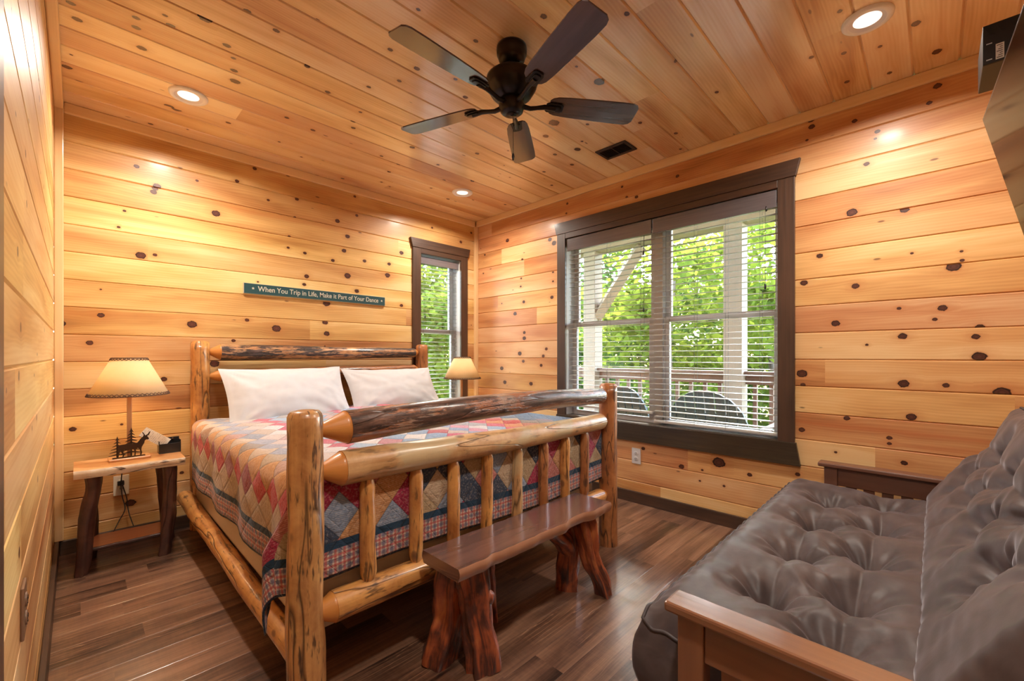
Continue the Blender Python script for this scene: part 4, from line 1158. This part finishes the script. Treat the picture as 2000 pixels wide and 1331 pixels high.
# ------------------------------------------------------------------ wall sign
SIGN = grain_mat('teal_painted_sign', (.016, .075, .085), (.010, .050, .066), .55, fine=40)
SGED = plain('pale_sign_edge', (.55, .50, .36), .6)
LET = plain('cream_sign_paint', (.62, .60, .50), .7)
sg = empty('wall_sign', (1.317, YB, 1.535), 'long teal wooden sign with hand painted words above the headboard', 'sign')
boxobj('board', (-.526, .526, -.016, 0, -.037, .037), SGED, sg, .0015)
boxobj('painted_face', (-.522, .522, -.0175, -.0155, -.034, .034), SIGN, sg)
def text_obj(txt, size, loc, rot, mat, parent, name='lettering', extrude=.0006, width=None, shear=0.0, off=0.0):
    c = bpy.data.curves.new(name, 'FONT'); c.body = txt; c.size = size; c.extrude = extrude; c.align_x = 'CENTER'; c.align_y = 'CENTER'; c.shear = shear; c.offset = off
    o = bpy.data.objects.new(name, c); COL.objects.link(o)
    dg = bpy.context.evaluated_depsgraph_get(); me = bpy.data.meshes.new_from_object(o.evaluated_get(dg))
    bpy.data.objects.remove(o, do_unlink=True)
    me.materials.clear(); me.materials.append(mat)
    xs = [v.co.x for v in me.vertices]; w = max(xs) - min(xs)
    k = (width / w) if width else 1.0
    for v in me.vertices: v.co.x *= k
    o = bpy.data.objects.new(name, me); COL.objects.link(o); o.location = loc; o.rotation_euler = rot; o.parent = parent
    return o
text_obj('When You Trip in Life, Make it Part of Your Dance', .050, (.012, -.0182, .001), (radians(90), 0, 0), LET, sg, width=.90, off=.0004)
def star_poly(r):
    return [((r if k % 2 == 0 else r * .42) * sin(pi * k / 5), (r if k % 2 == 0 else r * .42) * cos(pi * k / 5)) for k in range(10)]
for sx in (-.468, .492):
    m = MB(); m.prism(star_poly(.0105), .0012, Matrix.Translation((sx, -.0174, .002)) @ Matrix(((1, 0, 0, 0), (0, 0, -1, 0), (0, 1, 0, 0), (0, 0, 0, 1)))); m.build('star', LET, sg)

# ------------------------------------------------------------------ cedar bench at the foot of the bed
BTOP = grain_mat('walnut_bench_slab', (.24, .118, .085), (.075, .034, .027), .18, .9, fine=30, low=8)
BEDGE = grain_mat('bench_live_edge', (.42, .20, .11), (.22, .09, .05), .3, .4, fine=60, low=12)
def burl_mat():
    g = G('red_cedar_burl'); uv = g.uv(); u, v, _ = g.sep(uv); ob = g.obj()
    a = g.noise(g.comb(g.math('MULTIPLY', u, 5.0), g.math('MULTIPLY', v, 38.0), 0.0), 1.0, 4.0, .65, .5)
    b = g.noise(ob, 8.0, 3.0, .6, .4)
    f = g.math('ADD', g.math('MULTIPLY', a, .6), g.math('MULTIPLY', b, .5))
    c = g.ramp(f, [(.38, (.52, .17, .05)), (.50, (.36, .085, .03)), (.60, (.10, .028, .018)), (.72, (.03, .014, .014))])
    return g.done(g.bsdf(c, .38, 0, g.bump(f, .7, .012), .5, .4, .2))
BURL = burl_mat()
be = empty('log_bench', (1.24, 1.145, 0), 'cedar bench with polished slab seat and gnarled red legs at the foot of the bed', 'bench')
core, edge = slab_mesh(-.412, .455, -.103, .100, .370, .412, 17, n=60, amp=.016)
t = core.build('seat_slab', BTOP, be); edge[0].build('live_edge', BEDGE, t)['label'] = 'lighter rounded natural edge of the seat'; edge[1].build('live_edge', BEDGE, t)
def blimb(pts, rad, seed, flute=4, fa=.16): return limb(pts, rad, seed, BURL, be, 'leg', flute, fa, seg=36, nz=.22, nf=9, sub=9)
blimb([(-.30, .0, .375), (-.285, -.01, .30), (-.275, -.02, .19), (-.262, -.035, .08), (-.256, -.040, 0)], [.058, .052, .046, .050, .052], 41, 5, .20)
blimb([(-.315, .05, .375), (-.325, .06, .30), (-.315, .075, .19), (-.325, .09, .09), (-.335, .105, 0)], [.05, .052, .058, .062, .066], 42, 4, .14)
blimb([(-.17, .05, .37), (-.15, .07, .29), (-.11, .10, .18), (-.07, .13, .06), (-.055, .14, 0)], [.04, .038, .032, .028, .024], 43, 5, .2)
blimb([(.34, -.02, .375), (.355, -.035, .29), (.37, -.055, .17), (.41, -.075, .07), (.43, -.08, 0)], [.052, .048, .036, .034, .036], 44, 5, .2)
blimb([(.39, .05, .375), (.385, .06, .29), (.37, .065, .19), (.355, .07, .09), (.355, .075, 0)], [.040, .042, .048, .052, .050], 45, 4, .12)
blimb([(.17, .07, .370), (.22, .06, .32), (.30, .055, .24), (.36, .06, .17)], [.035, .040, .040, .034], 46, 4, .12)
# knot of wood on the front left leg
m = MB()
rows = []
for i in range(10):
    th = pi * i / 9
    rows.append([Vector((.022 * sin(th) * cos(2 * pi * k / 14), .018 * sin(th) * sin(2 * pi * k / 14), .024 * cos(th))) * (1 + .25 * noise.noise(Vector((i * .5, k * .5, 3)))) for k in range(14)])
m.grid(rows, closed=True, uvf=lambda i, j: (i * .01, j * .01)); o = m.build('burl_knob', BURL, be); o.location = (-.250, -.058, .245)

# ------------------------------------------------------------------ futon
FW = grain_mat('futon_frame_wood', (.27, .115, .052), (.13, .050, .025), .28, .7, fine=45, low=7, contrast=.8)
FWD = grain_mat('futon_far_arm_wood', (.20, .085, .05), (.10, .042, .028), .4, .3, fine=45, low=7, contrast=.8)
fu = empty('futon', (1.83, 0, 0), 'brown wooden futon frame with slatted mission style arms', 'futon')
def futon_arm(x, side, far=False):
    r = empty('arm', (x, 0, 0)); r.parent = fu
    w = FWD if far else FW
    m = MB(); m.box(-.037, .037, -.42, .430, .508, .530); m.build('arm_cap', w, r, .006)
    m = MB(); m.box(-.022, .022, .350, .405, 0, .508); m.build('front_post', w, r, .003)
    m = MB(); m.box(-.022, .022, -.41, -.36, 0, .508); m.build('rear_post', w, r, .003)
    m = MB(); m.box(-.016, .016, -.36, .35, .420, .505); m.build('upper_rail', w, r, .003)
    m = MB(); m.box(-.016, .016, -.36, .35, .12, .19); m.build('lower_rail', w, r, .003)
    n = 10; s0 = None
    for k in range(n):
        yy = .350 - .710 * (k + .78) / (n + .4)
        m = MB(); m.box(-.010, .010, yy - .021, yy + .021,   .19, .42, off=(k * 1.7, k * .9)); m.build('slat', w, r, .002)
    return r
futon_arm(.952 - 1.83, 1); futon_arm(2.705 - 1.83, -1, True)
m = MB(); m.box(-.84, .86, .33, .37, .14, .205); m.build('front_rail', FW, fu, .003)
m = MB(); m.box(-.84, .86, -.37, -.33, .14, .205); m.build('back_rail', FW, fu, .003)
for k in range(9):
    x = -.76 + k * .19
    boxobj('seat_slat', (x, x + .07, -.33, .33, .185, .203), FW, fu, .002)
    m = MB(); m.box(0, .07, -.009, .009, 0, .60); o = m.build('back_slat', FW, fu, .002); o.location = (x, -.21, .24); o.rotation_euler = (radians(22), 0, 0)

def suede():
    g = G('taupe_suede'); ob = g.obj()
    n1 = g.noise(ob, 7.0, 4.0, .65, .6); n2 = g.noise(ob, 90.0, 3.0, .6)
    c = g.ramp(n1, [(.3, (.040, .026, .025)), (.5, (.066, .045, .043)), (.7, (.105, .076, .073))])
    return g.done(g.bsdf(c, .50, 0, g.bump(g.math('ADD', n1, g.math('MULTIPLY', n2, .25)), .12, .006), .4, sheen=.35, sheen_tint=(.85, .82, .9), sheen_r=.4))
SUEDE = suede()
PIPE = plain('dark_piping', (.06, .045, .045), .6)
fm = empty('futon_mattress', (0, 0, 0), 'thick tufted taupe suede futon mattress folded into seat and back', 'mattress')

def tuft_h(x, y, tufts, W_, D_, seed):
    """relative height 0..1 of the tufted face at (x,y)"""
    dmin = 9; near = None; ds = sorted(sqrt((x - q[0]) ** 2 + (y - q[1]) ** 2) for q in tufts); bl = min(1, (ds[1] - ds[0]) / .07); bl = bl * bl * (3 - 2 * bl)
    for (tx, ty) in tufts:
        d = sqrt((x - tx) ** 2 + ((y - ty) * 1.0) ** 2)
        if d < dmin: dmin, near = d, (tx, ty)
    h = 1 - .80 * exp(-(dmin / .048) ** 1.1) - .25 * exp(-(dmin / .13) ** 2)
    # valleys between neighbouring tufts
    for i in range(len(tufts)):
        for j in range(i + 1, len(tufts)):
            ax, ay = tufts[i]; bx_, by_ = tufts[j]
            L2 = (bx_ - ax) ** 2 + (by_ - ay) ** 2
            if L2 > .40 ** 2: continue
            t = ((x - ax) * (bx_ - ax) + (y - ay) * (by_ - ay)) / L2
            if 0 < t < 1:
                px, py = ax + t * (bx_ - ax), ay + t * (by_ - ay)
                dd = sqrt((x - px) ** 2 + (y - py) ** 2)
                h -= .24 * (1 - .45 * sin(pi * t)) * exp(-(dd / .024) ** 1.2)
    # radiating folds
    an = atan2(y - near[1], x - near[0])
    fold = sin(an * 5 + seed + near[0] * 31) + .5 * sin(an * 11 + near[1] * 50 + seed * 2)
    h += .060 * bl * fold * exp(-((dmin - .07) / .045) ** 2)
    h += .06 * bl * sin(an * 3 + near[0] * 17) * exp(-((dmin - .10) / .038) ** 2)
    h += .07 * noise.noise(Vector((x * 6, y * 6, seed))) + .03 * noise.noise(Vector((x * 14 + 4, y * 34, seed)))
    return h

def tufted(name, x0, x1, d0, d1, thick, M, tufts, amp, seed, edge_r=.055, nx=230, nd=96):
    """cushion in the local frame: x across, y depth, z up"""
    m = MB(); rows = []
    W_, D_ = x1 - x0, d1 - d0
    prof = []
    for j in range(nd + 1): prof.append(d0 + D_ * j / nd)
    uu = [x0 + W_ * i / nx for i in range(nx + 1)]
    def face(x, y):
        ex = min(x - x0, x1 - x); ey = min(y - d0, d1 - y)
        e = min(1, ex / edge_r); f = min(1, ey / edge_r)
        rnd = sqrt(max(0, 1 - (1 - e) ** 2)) * .5 + .5
        rnf = sqrt(max(0, 1 - (1 - f) ** 2)) * .5 + .5
        rr = min(rnd, rnf) if (e < 1 or f < 1) else 1
        hh = tuft_h(x, y, tufts, W_, D_, seed)
        k = min(1, e * 1.0) * min(1, f * 1.0)
        k = sin(k * pi / 2)
        zz = .62 if ey < ex else .36
        w_ = min(1, max(0, (ex - ey) / .05 + .5)); zz = .36 + .26 * w_
        z = thick - amp + amp * (hh * k + zz * (1 - k))
        # gathers along the welt
        z += .003 * (1 - f) * sin(x * 95 + 2 * noise.noise(Vector((x * 8, 0, seed)))) + .003 * (1 - e) * sin(y * 95)
        return z
    rows = [[M @ Vector((x, y, face(x, y))) for x in uu] for y in prof]
    m.grid(rows, lambda i, j: (uu[j], prof[i]), flip=False)
    # band around the sides, bulging a little
    loop = [(x, d0) for x in uu] + [(x1, y) for y in prof[1:]] + [(x, d1) for x in reversed(uu[:-1])] + [(x0, y) for y in list(reversed(prof))[1:-1]]
    cxm, cym = (x0 + x1) / 2, (d0 + d1) / 2
    srows = []
    K = 9
    for k in range(K + 1):
        t = k / K
        row = []
        for (x, y) in loop:
            zt_ = face(x, y)
            z = zt_ * (1 - t)
            b = .020 * sin(pi * t) + .006 * noise.noise(Vector((x * 5, y * 5, t * 3 + seed)))
            ox = (1 if x > x1 - .05 else (-1 if x < x0 + .05 else 0)); oy = (1 if y > d1 - .05 else (-1 if y < d0 + .05 else 0))
            # rounded vertical corners
            rc = .06
            qx, qy = min(x - x0, x1 - x), min(y - d0, d1 - y)
            px, py = x, y
            row.append(M @ Vector((px + ox * b, py + oy * b, z)))
        srows.append(row)
    m.grid(srows, lambda i, j: (j * .012, i * .02), closed=True, flip=True)
    m.grid([[M @ Vector((x, y, 0)) for x in (x0, x1)] for y in (d0, d1)], flip=True)
    o = m.build(name, SUEDE, fm)
    me = o.data
    w = MB()
    w.tube([M @ Vector((x, y, face(x, y) + .001)) for (x, y) in loop] + [M @ Vector((loop[0][0], loop[0][1], face(*loop[0]) + .001))], .0045, 6, cap=False)
    w.build('piping', PIPE, o)
    w = MB()
    w.tube([M @ Vector((x, y, .004)) for (x, y) in loop[::3]] + [M @ Vector((loop[0][0], loop[0][1], .004))], .0045, 6, cap=False)
    w.build('piping', PIPE, o)
    return o
seat_t = [(1.035 + .17, .16)] + [(1.475 + .335 * k, .155) for k in range(4)] + [(1.35 + .345 * k, .335) for k in range(4)]
tufted('seat_section', 1.030, 2.640, -.02, .540, .245, Matrix.Translation((0, 0, .205)), seat_t, .110, 2.0)
# the back: face leans back from the crease
th = radians(60)
MB_ = Matrix(((1, 0, 0, 0), (0, -.5, .866, -.085), (0, .866, .5, .285), (0, 0, 0, 1)))
back_t = [(1.39 + .34 * k, .265) for k in range(4)] + [(1.22 + .34 * k, .415) for k in range(5)]
tufted('back_section', .950, 2.640, .06, .585, .19, MB_, back_t, .090, 5.0)

# ------------------------------------------------------------------ ceiling fan
FANM = plain('oil_rubbed_bronze', (.022, .018, .018), .32, .75)
BLADE = grain_mat('dark_walnut_blade', (.105, .058, .045), (.035, .020, .018), .24, .8, fine=26, low=7, contrast=1.2)
BLADEE = plain('blade_edge', (.015, .012, .012), .5)
FX, FYc = 1.352, 1.335
fan = empty('ceiling_fan', (FX, FYc, H), 'dark bronze ceiling fan with five walnut blades hanging in the middle of the ceiling', 'fan')
m = MB(); m.lathe([(0, 0), (.066, 0), (.068, -.012), (.066, -.034), (.058, -.042), (.060, -.050), (.054, -.066), (.040, -.078), (.026, -.086), (0, -.088)], 36); m.build('canopy', FANM, fan)
m = MB(); m.lathe([(.0125, -.08), (.0125, -.140)], 16); m.lathe([(0, -.085), (.022, -.088), (.024, -.10), (.016, -.112), (.0, -.113)], 20); m.build('downrod', FANM, fan)
m = MB(); m.lathe([(0, -.110), (.030, -.112), (.060, -.116), (.096, -.126), (.112, -.140), (.116, -.160), (.110, -.168), (.111, -.176), (.106, -.186), (.090, -.212), (.072, -.228), (.050, -.232), (.048, -.236), (0, -.236)], 48); m.build('motor_housing', FANM, fan)
m = MB(); m.lathe([(0, -.232), (.050, -.232), (.056, -.238), (.057, -.262), (.052, -.274), (.050, -.285), (.040, -.293), (.020, -.297), (.0, -.298)], 40)
m.lathe([(0, -.296), (.022, -.297), (.021, -.300), (.006, -.301), (.005, -.304), (0, -.304)], 24); m.build('switch_cup', FANM, fan)
zb = -.243
def blade_outline():
    P = []
    for t, w in ((0, .030), (.03, .043), (.08, .051), (.2, .056), (.5, .061), (.8, .064), (.93, .063), (.975, .056), (1.0, .040)):
        P.append((.170 + .415 * t, w))
    return P + [(x, -w) for x, w in reversed(P)]
for k in range(5):
    a = radians(37 + 72 * k)
    R_ = Matrix.Rotation(a, 4, 'Z')
    T = R_ @ Matrix.Translation((0, 0, zb)) @ Matrix.Rotation(radians(-12), 4, 'X')
    m = MB(); m.prism(blade_outline(), .006, T); m.uv = [(u + k * 3.1, v + k) for u, v in m.uv]
    o = m.build('blade', BLADE, fan, .0015)
    m = MB()
    m.tube([R_ @ Vector(p) for p in ((.045, 0, -.256), (.085, 0, -.262), (.115, 0, -.256), (.150, 0, zb - .006), (.200, 0, zb - .007))], [.012, .010, .009, .011, .012], 10)
    pl = [(.155, -.020), (.165, -.027), (.225, -.024), (.236, -.016), (.236, .016), (.225, .024), (.165, .027), (.155, .020)]
    m.prism(pl, .005, R_ @ Matrix.Translation((0, 0, zb - .007)) @ Matrix.Rotation(radians(-12), 4, 'X'))
    pl2 = [(x * .72 + .055, y * .62) for x, y in pl]
    m.prism(pl2, .006, R_ @ Matrix.Translation((0, 0, zb - .012)) @ Matrix.Rotation(radians(-12), 4, 'X'))
    m.build('blade_bracket', FANM, fan, .0015)
m = MB(); m.tube([(-.020, -.028, -.285), (-.022, -.030, -.42), (-.022, -.030, -.485)], .0012, 5)
m.lathe([(0, 0), (.003, -.002), (.0055, -.010), (.0062, -.018), (.004, -.026), (.0045, -.030), (0, -.034)], 12, M=Matrix.Translation((-.022, -.030, -.484)))
m.build('pull_chain', FANM, fan)

# ------------------------------------------------------------------ recessed lights, vent
CANW = plain('white_light_trim', (.86, .85, .84), .4)
CANB = plain('white_baffle', (.74, .70, .68), .5)
def lens_mat(name, e):
    g = G(name); return g.done(g.bsdf((.85, .85, .85), .4, emis=(1, .93, .84), estr=e))
LENS = lens_mat('frosted_lens', 1.0)
def can(x, y, label):
    r = empty('recessed_light', (x, y, H), label, 'ceiling light')
    m = MB(); m.lathe([(.060, -.009), (.062, -.0115), (.078, -.011), (.084, -.006), (.085, 0)], 48); m.build('trim_ring', CANW, r)
    m = MB(); m.lathe([(.061, -.0105), (.056, -.007), (.050, -.004), (.046, -.003)], 40); m.build('baffle', CANB, r)
    m = MB(); m.lathe([(.0465, -.003), (.030, -.0045), (0, -.005)], 32); m.build('lens', LENS, r)
    l = add_light('AREA', 'recessed_glow', (0, 0, -.016), CAN_W, (1.0, .90, .78), shape='DISK', size=.11)
    l.data.spread = radians(158)
    l.parent = r
    return r
can(.411, 2.788, 'white recessed ceiling light at the left, above the nightstand')
can(2.262, 2.813, 'small looking white recessed ceiling light near the far corner')
can(2.250, .196, 'white recessed ceiling light at the upper right, near the television')
can(.411, .196, 'white recessed ceiling light above the camera, out of the frame')
GRILL = plain('bronze_grille', (.035, .028, .026), .45, .4)
v = empty('ceiling_vent', (2.511, 1.508, H), 'small dark bronze air vent in the ceiling above the big window', 'vent', rz=0)
m = MB()
for (a, b, c_, d_) in ((-.078, .078, -.112, -.092), (-.078, .078, .092, .112), (-.078, -.055, -.092, .092), (.055, .078, -.092, .092), (-.055, .055, -.004, .004)):
    m.box(a, b, c_, d_, -.008, 0)
m.build('frame', GRILL, v, .002)
m = MB()
for k in range(11):
    x = -.050 + k * .010
    m.hexa([(x, -.092, -.006), (x + .0015, -.092, -.006), (x + .0015, .092, -.006), (x, .092, -.006), (x + .006, -.092, 0), (x + .0075, -.092, 0), (x + .0075, .092, 0), (x + .006, .092, 0)])
m.build('louvres', GRILL, v)
boxobj('duct', (-.056, .056, -.093, .093, -.0012, -.0002), BLACKPL, v)

# ------------------------------------------------------------------ television on the front wall, equipment box behind it
def screen_mat():
    g = G('dark_glossy_screen'); return g.done(g.bsdf((.010, .012, .012), .10, spec=.04))
tv = empty('television', (1.95, -.103, 1.80), 'large black flat television tilted down on an arm, at the right edge of the frame', 'television')
tv.rotation_euler = (0, 0, radians(2.6))
TVM = Matrix.Rotation(radians(12.5), 4, 'X')
def tvbox(name, b, mat, bev=.002, par=None):
    m = MB(); x0_, x1_, y0_, y1_, z0_, z1_ = b
    P = [(x0_, y0_, z0_), (x1_, y0_, z0_), (x1_, y1_, z0_), (x0_, y1_, z0_), (x0_, y0_, z1_), (x1_, y0_, z1_), (x1_, y1_, z1_), (x0_, y1_, z1_)]
    m.hexa(P, M=Matrix.Rotation(radians(-12.5), 4, 'X')); return m.build(name, mat, tv if par is None else par, bev)
tvbox('bezel', (-1.13, 0, -.030, 0, -.64, 0), plain('tv_bezel', (.03, .03, .032), .3), .002)
tvbox('screen', (-1.122, -.008, -.002, .0012, -.632, -.008), screen_mat(), 0)
tvbox('back_cover', (-.95, -.18, -.065, -.028, -.55, -.12), BLACKPL, .01)
m = MB(); m.tube([(-.56, -.12, -.32), (-.56, -.20, -.30), (-.50, -.44, -.30)], .022, 4, smooth=False); m.box(-.60, -.40, -.457, -.440, -.42, -.18)
m.build('mount_arm', BLACKMT, tv)
bxo = empty('equipment_box', (1.93, YF, 1.955), 'black vented metal box with a white sticker on the wall behind the television', 'box')
boxobj('side_plate', (0, .004, .012, .457, 0, .118), BLACKMT, bxo, .001)
boxobj('vented_cover', (.004, .20, .0, .457, .0, .118), BLACKMT, bxo, .002)
m = MB()
for k in range(14): m.hexa([(-.001, .12 + k * .024, .086), (.0002, .12 + k * .024, .086), (.0002, .130 + k * .024, .086), (-.001, .130 + k * .024, .086), (-.001, .130 + k * .024, .110), (.0002, .130 + k * .024, .110), (.0002, .140 + k * .024, .110), (-.001, .140 + k * .024, .110)])
m.build('vent_slots', plain('vent_shadow_black', (.004, .004, .005), .8), bxo)
boxobj('sticker', (-.0006, 0, .414, .431, .006, .052), plain('white_sticker', (.55, .55, .55), .5), bxo)
m = MB()
for k in range(7): m.box(-.0010, -.0006, .417, .429 - (k % 3) * .003, .010 + k * .006, .012 + k * .006)
m.build('printed_lines', BLACKPL, bxo)
m = MB()
for zz in (.010, .058): m.box(-.0012, 0, .438, .450, zz, zz + .003)
m.build('mounting_slot', plain('bare_metal', (.4, .4, .4), .35, .8), bxo)
